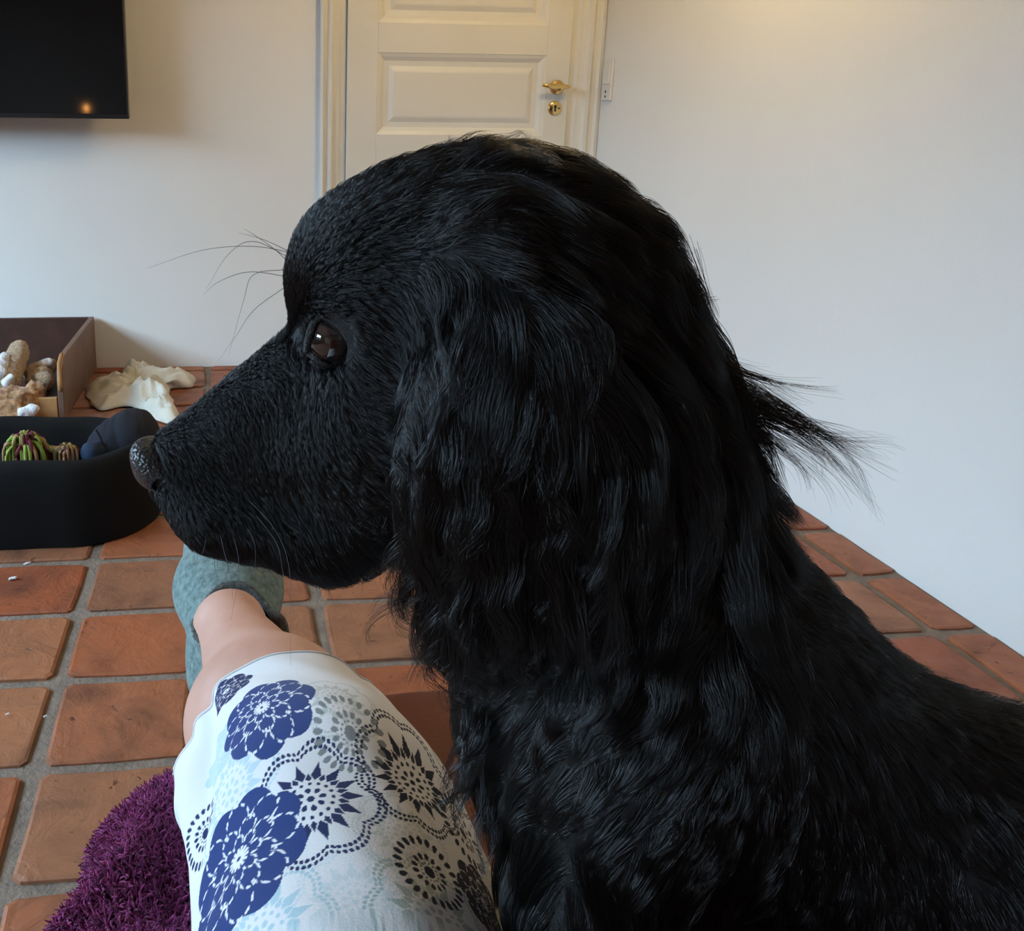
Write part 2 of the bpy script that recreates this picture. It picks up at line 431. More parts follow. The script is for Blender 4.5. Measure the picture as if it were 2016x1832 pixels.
for a, b_ in rl: box('rail', (px0, fz, a), (px1, BACK_Y-0.009, b_), M_PAINT, door, 0.0015, 1)
for k in range(len(rl)-1):
    za, zb = rl[k][1], rl[k+1][0]
    if zb-za < 0.06: continue
    # sloped moulding and fielded panel as one frustum-like mesh
    ms = [(0.0, 0.024), (0.012, 0.020), (0.026, 0.011), (0.044, 0.010), (0.060, 0.017), (0.066, 0.018)]
    vs, fs = [], []
    for ins, d in ms:
        for (sx, sz) in ((0, 0), (1, 0), (1, 1), (0, 1)):
            vs.append(((px1-ins) if sx else (px0+ins), BACK_Y-d, (zb-ins) if sz else (za+ins)))
    for j in range(len(ms)-1):
        for q in range(4): fs.append((j*4+q, j*4+(q+1) % 4, (j+1)*4+(q+1) % 4, (j+1)*4+q))
    fs.append(tuple((len(ms)-1)*4+q for q in range(4)))
    mesh_obj('panel', vs, fs, M_PAINT, door)
# brass lever and keyhole plate
hc = at_y(1096, 172, fz); kc = at_y(1092, 213, fz)
hd = lathe('handle_rose', [(0.0265, 0.0), (0.0265, 0.004), (0.022, 0.008), (0.013, 0.011), (0.012, 0.040), (0.0135, 0.044), (0.012, 0.052)], hc, (0, -1, 0), M_BRASS, door)
p = [hc+np.array([0.035, -0.047, 0.0]), hc+np.array([0.02, -0.046, 0.001]), hc+np.array([0.0, -0.046, 0.002]), hc+np.array([-0.03, -0.048, 0.002]), hc+np.array([-0.055, -0.050, 0.004]), hc+np.array([-0.072, -0.046, 0.006])]
tube('lever', smooth_path(p, 5), np.interp(np.linspace(0, 1, 26), [0, .15, .35, .6, .85, 1], [.004, .008, .010, .0105, .007, .005]), M_BRASS, hd, 12)
kp = lathe('keyhole_plate', [(0.026, 0.0), (0.026, 0.003), (0.023, 0.0055), (0.001, 0.006)], kc, (0, -1, 0), M_BRASS, door)
bm = bmesh.new()
kv = [(math.cos(t)*0.0055, math.sin(t)*0.0055+0.006) for t in np.linspace(-0.9, math.pi+0.9, 12)] + [(-0.003, -0.012), (0.003, -0.012)]
top = [bm.verts.new((kc[0]+x, kc[1]-0.0068, kc[2]+z)) for x, z in kv]; bot = [bm.verts.new((kc[0]+x, kc[1]-0.004, kc[2]+z)) for x, z in kv]
bm.faces.new(top)
for k in range(len(kv)): bm.faces.new((top[k], top[(k+1) % len(kv)], bot[(k+1) % len(kv)], bot[k]))
bm_obj('keyhole', bm, M_BLACK, kp)
for s in (-1, 1): lathe('screw', [(0.003, 0.0), (0.003, 0.0075), (0.0015, 0.008)], kc+np.array([s*0.015, 0, 0]), (0, -1, 0), M_BLACK, kp, 8)

# ------------------------------------------------------------------ light switch with sockets on the right wall
sa, sb = at_x(1190, 196, WALL_X), at_x(1209, 116, WALL_X)
ya, yb = max(sa[1], sb[1]), min(sa[1], sb[1]); ya = min(ya, BACK_Y-0.05)
sz0, sz1 = float(at_x(1200, 198, WALL_X)[2]), float(at_x(1206, 116, WALL_X)[2])
sy = (ya+yb)/2; sw_ = 0.042
swo = empty('light_switch', (WALL_X, sy, (sz0+sz1)/2), 'white light switch with small socket on the wall beside the door', 'switch')
box('back_plate', (WALL_X-0.010, sy-sw_, sz0), (WALL_X-0.0002, sy+sw_, sz1), M_SWITCH, swo, 0.003)
box('rocker', (WALL_X-0.016, sy-sw_*0.7, sz0+(sz1-sz0)*0.40), (WALL_X-0.009, sy+sw_*0.7, sz1-0.012), M_SWITCH, swo, 0.002)
for dz in (0.10, 0.22):
    lathe('socket_hole', [(0.0045, 0.0), (0.0045, 0.0016)], (WALL_X-0.0099, sy, sz0+(sz1-sz0)*dz), (-1, 0, 0), M_BLACK, swo, 10)

# ------------------------------------------------------------------ television on a bracket
def tv_material():
    m, nt, b = mat_new('glossy_screen'); b.inputs['Base Color'].default_value = (0.006, 0.006, 0.007, 1)
    tc = N(nt, 'ShaderNodeTexCoord'); nz = N(nt, 'ShaderNodeTexNoise', Scale=3.0, Detail=3.0); nt.links.new(tc.outputs['Object'], nz.inputs['Vector'])
    r = ramp(nt, nz.outputs['Fac'], [(0.3, (0.04,)*3+(1,)), (0.7, (0.06,)*3+(1,))]); nt.links.new(r.outputs[0], b.inputs['Roughness'])
    b.inputs['Specular IOR Level'].default_value = 0.4
    return m
TVY = BACK_Y-0.17
tr, tb = at_y(250, 150, TVY), at_y(130, 233, TVY)
tv = empty('television', (tr[0]-0.6, BACK_Y, tb[2]), 'large flat black television mounted on the wall above the toy crate', 'television')
tvw, tvh = 1.23, 0.71
box('case', (tr[0]-tvw, TVY, tb[2]), (tr[0], TVY+0.045, tb[2]+tvh), M_BLACK, tv, 0.004)
box('screen', (tr[0]-tvw+0.008, TVY-0.0015, tb[2]+0.016), (tr[0]-0.008, TVY+0.004, tb[2]+tvh-0.008), tv_material(), tv)
box('wall_bracket', (tr[0]-0.8, TVY+0.04, tb[2]+0.2), (tr[0]-0.45, BACK_Y-0.0005, tb[2]+0.5), M_BLACK, tv, 0.004)

# ------------------------------------------------------------------ small lamp behind the viewer, mirrored in the screen
tp = at_y(170, 212, TVY); td = ray(170, 212); td = td*np.array([1, -1, 1]); lp = tp + td*((TVY+1.6)/abs(td[1]))
lamp = empty('floor_lamp', (float(lp[0]), float(lp[1]), 0), 'small warm lamp reflected as an orange glint in the television', 'lamp')
lathe('lamp_base', [(0.10, 0.0), (0.10, 0.012), (0.03, 0.025), (0.012, 0.04)], (lp[0], lp[1], 0.0005), (0, 0, 1), M_BRASS, lamp)
tube('lamp_pole', [(lp[0], lp[1], 0.03), (lp[0], lp[1], lp[2]-0.025)], 0.010, M_BRASS, lamp)
mb, nt, b = mat_new('warm_bulb'); b.inputs['Emission Color'].default_value = (1.0, 0.42, 0.10, 1); b.inputs['Emission Strength'].default_value = 40.0
lathe('bulb', [(0.010, -0.03), (0.020, -0.015), (0.024, 0.0), (0.018, 0.016), (0.004, 0.024)], lp, (0, 0, 1), mb, lamp)
# ------------------------------------------------------------------ sofa
SEAT = 0.38
def leather():
    m, nt, b = mat_new('brown_leather'); L = nt.links.new
    tc = N(nt, 'ShaderNodeTexCoord')
    n1 = N(nt, 'ShaderNodeTexNoise', Scale=7.0, Detail=5.0); L(tc.outputs['Object'], n1.inputs['Vector'])
    r = ramp(nt, n1.outputs['Fac'], [(0.3, srgb(90, 40, 29)), (0.7, srgb(112, 53, 39))]); L(r.outputs[0], b.inputs['Base Color'])
    b.inputs['Roughness'].default_value = 0.6; b.inputs['Specular IOR Level'].default_value = 0.3
    v = N(nt, 'ShaderNodeTexVoronoi', Scale=220.0); L(tc.outputs['Object'], v.inputs['Vector'])
    bp = N(nt, 'ShaderNodeBump', Strength=0.12, Distance=0.002); L(v.outputs['Distance'], bp.inputs['Height']); L(bp.outputs[0], b.inputs['Normal'])
    return m
M_LEATHER = leather()
SX0, SY1 = -0.125, 0.848
sofa = empty('sofa', (0.34, 0.2, 0.0), 'reddish brown leather sofa seat under the dog and the leg', 'sofa')
def rounded_slab(name, x0, x1, y0, y1, z0, z1, rc, rb, parent):
    """slab with rounded plan corners (rc) and soft top edge (rb)"""
    outline = []
    for cx, cy, a0 in ((x1-rc, y0+rc, -math.pi/2), (x1-rc, y1-rc, 0), (x0+rc, y1-rc, math.pi/2), (x0+rc, y0+rc, math.pi)):
        for k in range(9):
            a = a0 + k/8*math.pi/2; outline.append((cx, cy, math.cos(a), math.sin(a)))
    vs, fs = [], []; n = len(outline)
    rings = [(0.012, z0), (0.0, z0+0.012)] + [(rb*(1-math.cos(t)), z1-rb+rb*math.sin(t)) for t in np.linspace(0, math.pi/2, 7)] + [(rb+0.05, z1+0.004)]
    for ins, z in rings:
        for cx, cy, ca, sa_ in outline: vs.append((cx+ca*(rc-ins), cy+sa_*(rc-ins), z))
    for j in range(len(rings)-1):
        for k in range(n): fs.append((j*n+k, j*n+(k+1) % n, (j+1)*n+(k+1) % n, (j+1)*n+k))
    fs.append(tuple(range(n))[::-1]); fs.append(tuple((len(rings)-1)*n+k for k in range(n)))
    return mesh_obj(name, vs, fs, M_LEATHER, parent, True)
rounded_slab('seat_cushion', SX0, 0.80, -0.36, SY1, 0.20, SEAT, 0.30, 0.05, sofa)
rounded_slab('seat_base', SX0+0.02, 0.78, -0.55, SY1-0.03, 0.06, 0.215, 0.28, 0.02, sofa)
rounded_slab('backrest', SX0, 0.80, -0.62, -0.34, 0.20, 0.86, 0.10, 0.06, sofa)
M_DARKWOOD = plain('dark_wood', srgb(60, 36, 26), 0.45, noise_scale=12, var=0.3, bump=0.1)
for x in (SX0+0.14, 0.66):
    for y in (-0.42, SY1-0.18): box('foot', (x-0.03, y-0.03, 0.001), (x+0.03, y+0.03, 0.065), M_DARKWOOD, sofa, 0.004)

# ------------------------------------------------------------------ toy crate against the back wall
M_CRATE = plain('stained_wood', srgb(66, 40, 30), 0.5, noise_scale=9, var=0.35, bump=0.15, bump_scale=35)
M_CRATE2 = plain('worn_wood', srgb(112, 84, 68), 0.6, noise_scale=9, var=0.25, bump=0.15, bump_scale=35)
M_RAWEDGE = plain('bare_wood_edge', srgb(172, 126, 78), 0.65, noise_scale=20, var=0.25)
bk = at_y(181, 724, BACK_Y-0.012)                       # far right bottom corner
nr = at_z(117, 828, 0.0)                                  # near right bottom corner
ctop = float(at_y(177, 623, BACK_Y-0.012)[2])
crate = empty('toy_crate', (bk[0]-0.4, (bk[1]+nr[1])/2, 0), 'dark wooden crate full of chewed plush toys against the wall', 'crate')
def slanted_board(name, p0, p1, th, z0, z1, mat, parent, side=-1, rnd=0.0):
    """vertical board from p0 to p1 in plan; rnd rounds the upper corner at p1"""
    a = np.array([p0[0], p0[1]]); b = np.array([p1[0], p1[1]]); d = (b-a)/np.linalg.norm(b-a); n = np.array([-d[1], d[0]])*side*th; L = np.linalg.norm(b-a)
    out = [(0, z0), (L, z0)]
    if rnd > 0:
        out += [(L-rnd+rnd*math.cos(t), z1-rnd+rnd*math.sin(t)) for t in np.linspace(0, math.pi/2, 6)]
    else: out += [(L, z1)]
    out += [(0, z1)]
    bm = bmesh.new()
    A = [bm.verts.new((*(a+d*s), z)) for s, z in out]; B = [bm.verts.new((*(a+d*s+n), z)) for s, z in out]
    bm.faces.new(A); bm.faces.new(B[::-1]); k = len(out)
    for i in range(k): bm.faces.new((A[i], A[(i+1) % k], B[(i+1) % k], B[i]))
    bmesh.ops.recalc_face_normals(bm, faces=bm.faces)
    bmesh.ops.bevel(bm, geom=list(bm.edges), offset=0.002, segments=1, affect='EDGES')
    return bm_obj(name, bm, mat, parent)
sp = slanted_board('side_panel', bk, nr, 0.018, 0.001, ctop, M_CRATE2, crate, 1, 0.07)
cw = 0.95
slanted_board('back_panel', (bk[0]-cw, bk[1]), (bk[0]-0.001, bk[1]), 0.016, 0.001, ctop, M_CRATE, crate, -1)
slanted_board('side_panel', (bk[0]-cw, bk[1]), (nr[0]-cw, nr[1]), 0.018, 0.001, ctop, M_CRATE, crate, 1, 0.07)
slanted_board('front_panel', (nr[0]-cw, nr[1]), (nr[0]-0.003, nr[1]), 0.016, 0.001, 0.075, M_RAWEDGE, crate, 1)
box('bottom_board', (bk[0]-cw+0.02, nr[1]+0.03, 0.003), (min(bk[0], nr[0])-0.02, bk[1]-0.02, 0.018), M_CRATE, crate)
dv = np.array([nr[0]-bk[0], nr[1]-bk[1]]); dv /= np.linalg.norm(dv)
e0 = np.array([nr[0], nr[1]])
tube('edge_band', [(e0[0]+0.009, e0[1], ctop-0.10), (e0[0]+0.009, e0[1], ctop-0.068), (e0[0]+0.009-dv[0]*0.016, e0[1]-dv[1]*0.016, ctop-0.020), (e0[0]+0.009-dv[0]*0.06, e0[1]-dv[1]*0.06, ctop-0.001)], 0.0085, M_RAWEDGE, sp, 6)

def plush_material(name, c0, c1, sc=60):
    m, nt, b = mat_new(name); L = nt.links.new; b.inputs['Roughness'].default_value = 0.95; b.inputs['Sheen Weight'].default_value = 0.3; b.inputs['Specular IOR Level'].default_value = 0.1
    tc = N(nt, 'ShaderNodeTexCoord'); nz = N(nt, 'ShaderNodeTexNoise', Scale=sc, Detail=5.0, Roughness=0.7); L(tc.outputs['Object'], nz.inputs['Vector'])
    r = ramp(nt, nz.outputs['Fac'], [(0.3, c0), (0.65, c1)]); L(r.outputs[0], b.inputs['Base Color'])
    bp = N(nt, 'ShaderNodeBump', Strength=0.8, Distance=0.01); L(nz.outputs['Fac'], bp.inputs['Height']); L(bp.outputs[0], b.inputs['Normal'])
    return m
M_PLUSH = plush_material('tan_plush', srgb(112, 78, 52), srgb(196, 152, 112))
M_PLUSH2 = plush_material('beige_plush', srgb(140, 112, 84), srgb(206, 176, 142), 90)
M_STUFFING = plush_material('white_stuffing', srgb(196, 196, 200), srgb(236, 238, 244), 40)
def blob(name, mat, parent, c, prims, h=0.006, nz_amp=0.006, nz_sc=28, k=0.015, squash=None):
    """lumpy soft body from capsules given relative to c"""
    P = np.array([q[0] for q in prims] + [q[2] for q in prims]); R = max(max(q[1], q[3]) for q in prims)
    lo, hi = P.min(0)-R-0.02, P.max(0)+R+0.02
    f = Field(lo, hi, h)
    for a, ra, b, rb in prims: f.smin(f.cone(a, ra, b, rb), k)
    V, Q = f.mesh()
    g = f.grad(V)
    d = np.array([noise.noise(Vector(v)*nz_sc) + 0.5*noise.noise(Vector(v)*nz_sc*2.3) for v in V])
    V = V + g*(d*nz_amp)[:, None]
    me = np_mesh(name, V+np.array(c), Q)
    return finish(name, me, mat, parent, True)
t1 = at_y(30, 735, 3.15); fz_ = 0.02
toy = empty('plush_toy', (t1[0], t1[1], fz_), 'beige plush toy with torn limb leaning up in the wooden crate', 'plush toy', 'plush toys in the crate')
A_, B_ = at_y(38, 690, 3.35), at_y(14, 750, 3.12)
blob('body', M_PLUSH2, toy, (0, 0, 0), [(A_, 0.036, B_, 0.042), (B_, 0.042, at_y(-40, 775, 3.1), 0.05), (at_y(-40, 775, 3.1), 0.05, (t1[0]-0.1, 3.2, 0.07), 0.05)])
blob('stuffing', M_STUFFING, toy, (0, 0, 0), [(at_y(8, 705, 3.22), 0.020, at_y(0, 735, 3.10), 0.026), (at_y(24, 742, 3.045), 0.012, at_y(12, 752, 3.04), 0.016)], nz_amp=0.008)
c2 = at_y(30, 810, 2.95)
toy2 = empty('plush_toy', (c2[0], c2[1], 0.02), 'shaggy tan plush toy spilling over the low crate front', 'plush toy', 'plush toys in the crate')
blob('body', M_PLUSH, toy2, (0, 0, 0), [(at_y(-40, 800, 2.97), 0.06, at_y(35, 800, 2.96), 0.052), (at_y(35, 800, 2.96), 0.05, at_y(68, 775, 3.0), 0.036), (at_y(20, 828, 2.93), 0.04, at_y(45, 820, 2.93), 0.03)], nz_amp=0.014, nz_sc=36)
blob('stuffing', M_STUFFING, toy2, (0, 0, 0), [(at_y(46, 812, 2.872), 0.016, at_y(62, 806, 2.88), 0.020), (at_y(55, 828, 2.878), 0.014, at_y(60, 815, 2.88), 0.014)], nz_amp=0.010)
c3 = at_y(80, 742, 3.25)
toy3 = empty('plush_toy', (c3[0], c3[1], 0.02), 'flat brown plush scrap lying beside the crate side panel', 'plush toy', 'plush toys in the crate')
blob('body', M_PLUSH2, toy3, (0, 0, 0), [(at_y(62, 735, 3.30), 0.03, at_y(95, 722, 3.35), 0.032), (at_y(70, 755, 3.2), 0.034, at_y(88, 750, 3.18), 0.03), (np.array(c3)*np.array([1, 1, 0])+np.array([0, 0, 0.06]), 0.045, at_y(75, 745, 3.25), 0.04)], nz_amp=0.006)
blob('stuffing', M_STUFFING, toy3, (0, 0, 0), [(at_y(84, 716, 3.315), 0.014, at_y(97, 713, 3.325), 0.016)])

# ------------------------------------------------------------------ crumpled white cloth on the floor
def crumple(name, label, cat, mat, outline_px, zbase, amp, seed, res=64):
    pts = [at_z(u, v, zbase) for u, v in outline_px]
    P = np.array(pts)[:, :2]; c = P.mean(0)
    out = smooth_path(np.column_stack([np.vstack([P, P[:1]]), np.zeros(len(P)+1)]), 10)[:-1, :2]
    n = len(out); rings = 22; V, Q = [], []
    for r in range(rings+1):
        t = r/rings
        for k in range(n):
            q = c + (out[k]-c)*(t**0.85)
            v3 = Vector((q[0]*1.0+seed, q[1], 0))
            ridge = 1-abs(noise.noise(v3*9.0)); ridge2 = 1-abs(noise.noise(v3*21.0+Vector((5, 2, 0)))); soft = noise.noise(v3*5.0+Vector((1, 9, 2)))
            hgt = amp*(0.62*max(0, ridge-0.45)/0.55*(0.7+0.6*soft) + 0.34*max(0, ridge2-0.5) + 0.22*(1-abs(noise.noise(v3*40.0))) *0.5 + 0.12)*(1-t**4) + 0.004
            jit = noise.noise_vector(v3*17)*0.012*t
            V.append((q[0]+jit[0], q[1]+jit[1], max(0.0035, hgt)))
    for r in range(rings):
        for k in range(n): Q.append((r*n+k, r*n+(k+1) % n, (r+1)*n+(k+1) % n, (r+1)*n+k))
    me = np_mesh(name, V, Q)
    o = finish(name, me, mat, None, True)
    md = o.modifiers.new('thick', 'SOLIDIFY'); md.thickness = 0.0022; md.offset = 1
    tag(o, label, cat); return o
M_CLOTH = plain('white_cotton', srgb(205, 200, 186), 0.9, noise_scale=8, var=0.12, bump=0.25, bump_scale=60)
crumple('crumpled_cloth', 'crumpled off-white cloth lying on the floor between crate and dog bed', 'cloth', M_CLOTH,
        [(168, 768), (215, 762), (240, 745), (250, 728), (300, 738), (380, 742), (375, 762), (335, 768), (345, 800), (350, 835), (300, 822), (255, 800), (200, 808), (175, 790)], 0.004, 0.092, 3.0)

# ------------------------------------------------------------------ black dog bed
def fabric(name, c, rough=0.9, sc=300, bump=0.3):
    m, nt, b = mat_new(name); L = nt.links.new; b.inputs['Roughness'].default_value = rough; b.inputs['Specular IOR Level'].default_value = 0.2
    tc = N(nt, 'ShaderNodeTexCoord'); nz = N(nt, 'ShaderNodeTexNoise', Scale=sc, Detail=3.0); L(tc.outputs['Object'], nz.inputs['Vector'])
    n2 = N(nt, 'ShaderNodeTexNoise', Scale=6.0, Detail=4.0); L(tc.outputs['Object'], n2.inputs['Vector'])
    r = ramp(nt, n2.outputs['Fac'], [(0.3, tuple(x*0.75 for x in c[:3])+(1,)), (0.7, tuple(x*1.2 for x in c[:3])+(1,))]); L(r.outputs[0], b.inputs['Base Color'])
    bp = N(nt, 'ShaderNodeBump', Strength=bump, Distance=0.002); L(nz.outputs['Fac'], bp.inputs['Height']); L(bp.outputs[0], b.inputs['Normal'])
    return m
M_BED = fabric('black_canvas', (0.0055, 0.0052, 0.0052, 1)); M_NAVY = fabric('navy_canvas', (0.016, 0.017, 0.024, 1)); M_BLUE = fabric('blue_canvas', (0.022, 0.036, 0.065, 1))
bf = at_z(100, 1079, 0.0); be = at_z(318, 1000, 0.0)
by0, by1 = bf[1], bf[1]+0.38
bx1 = float(be[0])+0.0; bx0 = bx1-0.95
bed = empty('dog_bed', ((bx0+bx1)/2, (by0+by1)/2, 0), 'black canvas dog bed with raised padded walls on the tiles', 'dog bed')
rc = 0.20; loop = []
for cx, cy, a0 in ((bx1-rc, by0+rc, -math.pi/2), (bx1-rc, by1-rc, 0), (bx0+rc, by1-rc, math.pi/2), (bx0+rc, by0+rc, math.pi)):
    for k in range(17):
        a = a0 + k/16*math.pi/2; loop.append((cx+rc*math.cos(a), cy+rc*math.sin(a), math.cos(a), math.sin(a)))
dense = []
for i in range(len(loop)):
    p, q = loop[i], loop[(i+1) % len(loop)]
    m = max(1, int(math.hypot(p[0]-q[0], p[1]-q[1])/0.03))
    for t in range(m): dense.append(tuple(p[j]+(q[j]-p[j])*t/m for j in range(4)))
n = len(dense); V, Q = [], []
sec = [(0.0, 0.0), (0.004, 0.25), (0.002, 0.6), (-0.004, 0.88), (-0.016, 0.97), (-0.030, 1.0), (-0.046, 0.97), (-0.058, 0.88), (-0.066, 0.55), (-0.066, 0.2), (-0.06, 0.1)]
for (x, y, nx, ny) in dense:
    fy = (y-by0)/(by1-by0)
    H = 0.193 + 0.02*noise.noise(Vector((x*4, y*4, 0)))
    for off, hh in sec:
        wv = 0.004*noise.noise(Vector((x*14, y*14, hh*3)))
        V.append((x+nx*(off+wv), y+ny*(off+wv), 0.0015+hh*H))
m = len(sec)
for i in range(n):
    for k in range(m-1): Q.append((i*m+k, ((i+1) % n)*m+k, ((i+1) % n)*m+k+1, i*m+k+1))
finish('padded_wall', np_mesh('padded_wall', V, Q), M_BED, bed, True)
# floor cushion
V, Q = [], []
for r in range(9):
    t = r/8
    for (x, y, nx, ny) in dense:
        cx, cy = (bx0+bx1)/2, (by0+by1)/2
        V.append((cx+(x-nx*0.05-cx)*t, cy+(y-ny*0.05-cy)*t, 0.02+0.122*(1-t**4)+0.008*noise.noise(Vector((x*t*7, y*t*7, 2)))))
for r in range(8):
    for i in range(n): Q.append((r*n+i, r*n+(i+1) % n, (r+1)*n+(i+1) % n, (r+1)*n+i))
finish('cushion', np_mesh('cushion', V, Q), M_BED, bed, True)
# navy bolster folded over the end of the bed
bp0, bp1 = at_y(252, 856, by0+0.22), at_y(205, 880, by0+0.20)
bol = empty('bolster_pillow', (bp0[0], bp0[1], 0.09), 'charcoal navy pillow slumped over the end of the dog bed', 'pillow')
f = Field(bp0-0.16, bp0+0.16, 0.005)
f.smin(f.ell(at_y(262, 862, by0+0.22), (0.066, 0.09, 0.07)), 0); f.smin(f.ell(at_y(215, 880, by0+0.2), (0.05, 0.08, 0.055)), 0.03)
V, Q = f.mesh(); g = f.grad(V)
V = V + g*np.array([0.006*abs(noise.noise(Vector((v[0]*40+v[2]*12, v[1]*9, v[2]*5)))) for v in V])[:, None]
finish('pillow_body', np_mesh('pillow_body', V, Q), M_NAVY, bol, True)
tube('seam', smooth_path([at_y(188, 845, by0+0.135), at_y(196, 858, by0+0.13), at_y(203, 876, by0+0.13), at_y(206, 892, by0+0.14)], 6), 0.0025, M_NAVY, bol, 6)
bb = at_y(182, 888, by0+0.13)
ball = empty('blue_dog_toy', (bb[0], bb[1], 0.09), 'small dull blue soft toy at the edge of the bed', 'dog toy')
blob('body', M_BLUE, ball, (0, 0, 0), [(at_y(180, 890, by0+0.12), 0.022, at_y(193, 884, by0+0.13), 0.018), (at_y(180, 890, by0+0.12), 0.022, at_y(186, 908, by0+0.14), 0.022)], nz_amp=0.004)

# rope toy with two frayed knots
M_ROPE1 = plain('lime_cotton', srgb(132, 150, 62), 0.9, var=0.3); M_ROPE2 = plain('maroon_cotton', srgb(92, 28, 44), 0.9, var=0.3); M_ROPE3 = plain('tan_cotton', srgb(150, 112, 78), 0.9, var=0.3)
k1, k2 = at_y(52, 893, by0+0.12), at_y(132, 893, by0+0.115)
rope = empty('rope_toy', (k1[0], k1[1], 0.09), 'lime, maroon and tan knotted rope toy lying in the dog bed', 'rope toy')
rr = random.Random(5)
def tassel(name, c, R, count, w):
    for ci, mt in enumerate((M_ROPE1, M_ROPE2, M_ROPE3)):
        vs, fs = [], []
        for s in range(count):
            a = rr.uniform(0, 2*math.pi); e = rr.uniform(0.0, 1.2)
            d = np.array([math.cos(a)*math.cos(e)*1.15, math.sin(a)*math.cos(e)*0.8, math.sin(e)])
            p0 = c + np.array([0, 0, R*0.85]) + d*R*0.15; mid = c + d*R*1.0 + np.array([0, 0, R*0.30]); end = c + np.array([d[0]*R*1.15, d[1]*R*1.1, -R*0.75])
            a_, b_ = tube_data(smooth_path([p0, mid, end], 4), [w, w*1.15, w*1.15, w, w, w, w, w, w*0.7], 5); k = len(vs)
            vs += a_; fs += [tuple(q+k for q in x) for x in b_]
        mesh_obj(name, vs, fs, mt, rope, True)
tassel('tassel', k1+np.array([0, 0, -0.005]), 0.042, 22, 0.0042); tassel('tassel', k2+np.array([0, 0, -0.008]), 0.024, 10, 0.0034)
cord = smooth_path([k1+np.array([0.0, 0, 0.03]), at_y(80, 882, by0+0.12), at_y(105, 884, by0+0.12), k2+np.array([0, 0, 0.008])], 14)
for s in range(3):
    tw = []
    for i, p in enumerate(cord):
        a = i*0.75 + s*2.094; tw.append(p + np.array([0.0, math.cos(a), math.sin(a)])*0.0045)
    tube('rope_strand', tw, 0.0048, (M_ROPE3, M_ROPE1, M_ROPE3)[s], rope, 6)

# crumbs of white stuffing on the tiles
for i, (u, v, r) in enumerate([(53, 1110, 0.0045), (24, 1139, 0.005), (14, 1406, 0.002), (89, 1410, 0.002)]):
    c = at_z(u, v, 0.003)
    o = blob('stuffing_crumb', M_STUFFING, None, (0, 0, 0), [(c+np.array([-r, 0, 0]), r*0.6, c+np.array([r, r*0.8, 0.0]), r*0.8)], h=r*0.35, nz_amp=r*0.3, nz_sc=200, k=r*0.3)
    tag(o, ['white stuffing crumb on the joint nearest the dog bed', 'white stuffing crumb on the tile just below the dog bed', 'tiny white fluff speck on the leftmost tile', 'tiny white fluff speck on a floor joint'][i], 'crumb', 'stuffing crumbs on the tiles')

# ------------------------------------------------------------------ person: a leg stretched out on the sofa
def skin_material():
    m, nt, b = mat_new('skin'); L = nt.links.new
    tc = N(nt, 'ShaderNodeTexCoord'); nz = N(nt, 'ShaderNodeTexNoise', Scale=18.0, Detail=6.0); L(tc.outputs['Object'], nz.inputs['Vector'])
    r = ramp(nt, nz.outputs['Fac'], [(0.3, srgb(194, 144, 124)), (0.7, srgb(208, 162, 144))]); L(r.outputs[0], b.inputs['Base Color'])
    b.inputs['Roughness'].default_value = 0.5; b.inputs['Subsurface Weight'].default_value = 0.12; b.inputs['Subsurface Radius'].default_value = (0.012, 0.005, 0.003); b.inputs['Subsurface Scale'].default_value = 1.0
    n2 = N(nt, 'ShaderNodeTexNoise', Scale=160.0, Detail=4.0); L(tc.outputs['Object'], n2.inputs['Vector'])
    bp = N(nt, 'ShaderNodeBump', Strength=0.12, Distance=0.002); L(n2.outputs['Fac'], bp.inputs['Height']); L(bp.outputs[0], b.inputs['Normal'])
    return m
M_SKIN = skin_material()
hemC = at_z(583, 1490, 0.465); ank = at_z(452, 1232, 0.430); thC = at_z(655, 1640, 0.495); thB = at_z(676, 1850, 0.49)
toe = at_z(432, 1085, 0.405); heel = ank + np.array([0.006, -0.012, -0.045])
hip = thB + (thB-thC)/np.linalg.norm(thB-thC)*0.34; hip[2] = 0.50
person = empty('person', (float(hip[0]), float(hip[1]), SEAT), 'person in printed white cropped trousers with one leg stretched out on the sofa', 'person')
f = Field(np.minimum.reduce([hip, toe, heel, ank, thC])-np.array([0.12, 0.12, 0.10]), np.maximum.reduce([hip, toe, heel, thC])+np.array([0.12, 0.06, 0.12]), 0.005)
knee = hemC*0.35 + thC*0.65
f.smin(f.cone(hip, 0.082, thC, 0.062), 0); f.smin(f.cone(thC, 0.062, knee, 0.058), 0.03)
calf = hemC*0.72 + ank*0.28
f.smin(f.cone(knee, 0.056, calf, 0.056), 0.04); f.smin(f.cone(calf, 0.054, ank, 0.0305), 0.03)
f.smin(f.cone(calf+np.array([-0.022, 0, -0.012]), 0.046, hemC+np.array([-0.014, -0.02, -0.012]), 0.044), 0.03)
f.smin(f.cone(calf+np.array([0.02, -0.005, -0.008]), 0.044, hemC+np.array([0.028, 0, -0.01]), 0.05), 0.03)
f.smin(f.cone(ank, 0.0305, ank*0.6+toe*0.4+np.array([0.002, 0, -0.030]), 0.022), 0.012)
f.smin(f.cone(ank, 0.0300, heel, 0.028), 0.02); f.smin(f.cone(heel, 0.028, toe+np.array([0, -0.02, -0.008]), 0.022), 0.015)
f.smin(f.cone(toe+np.array([0.018, -0.04, -0.006]), 0.018, toe+np.array([-0.018, -0.035, -0.006]), 0.018), 0.015)
V, Q = f.mesh()
finish('leg', np_mesh('leg', V, Q), M_SKIN, person, True)

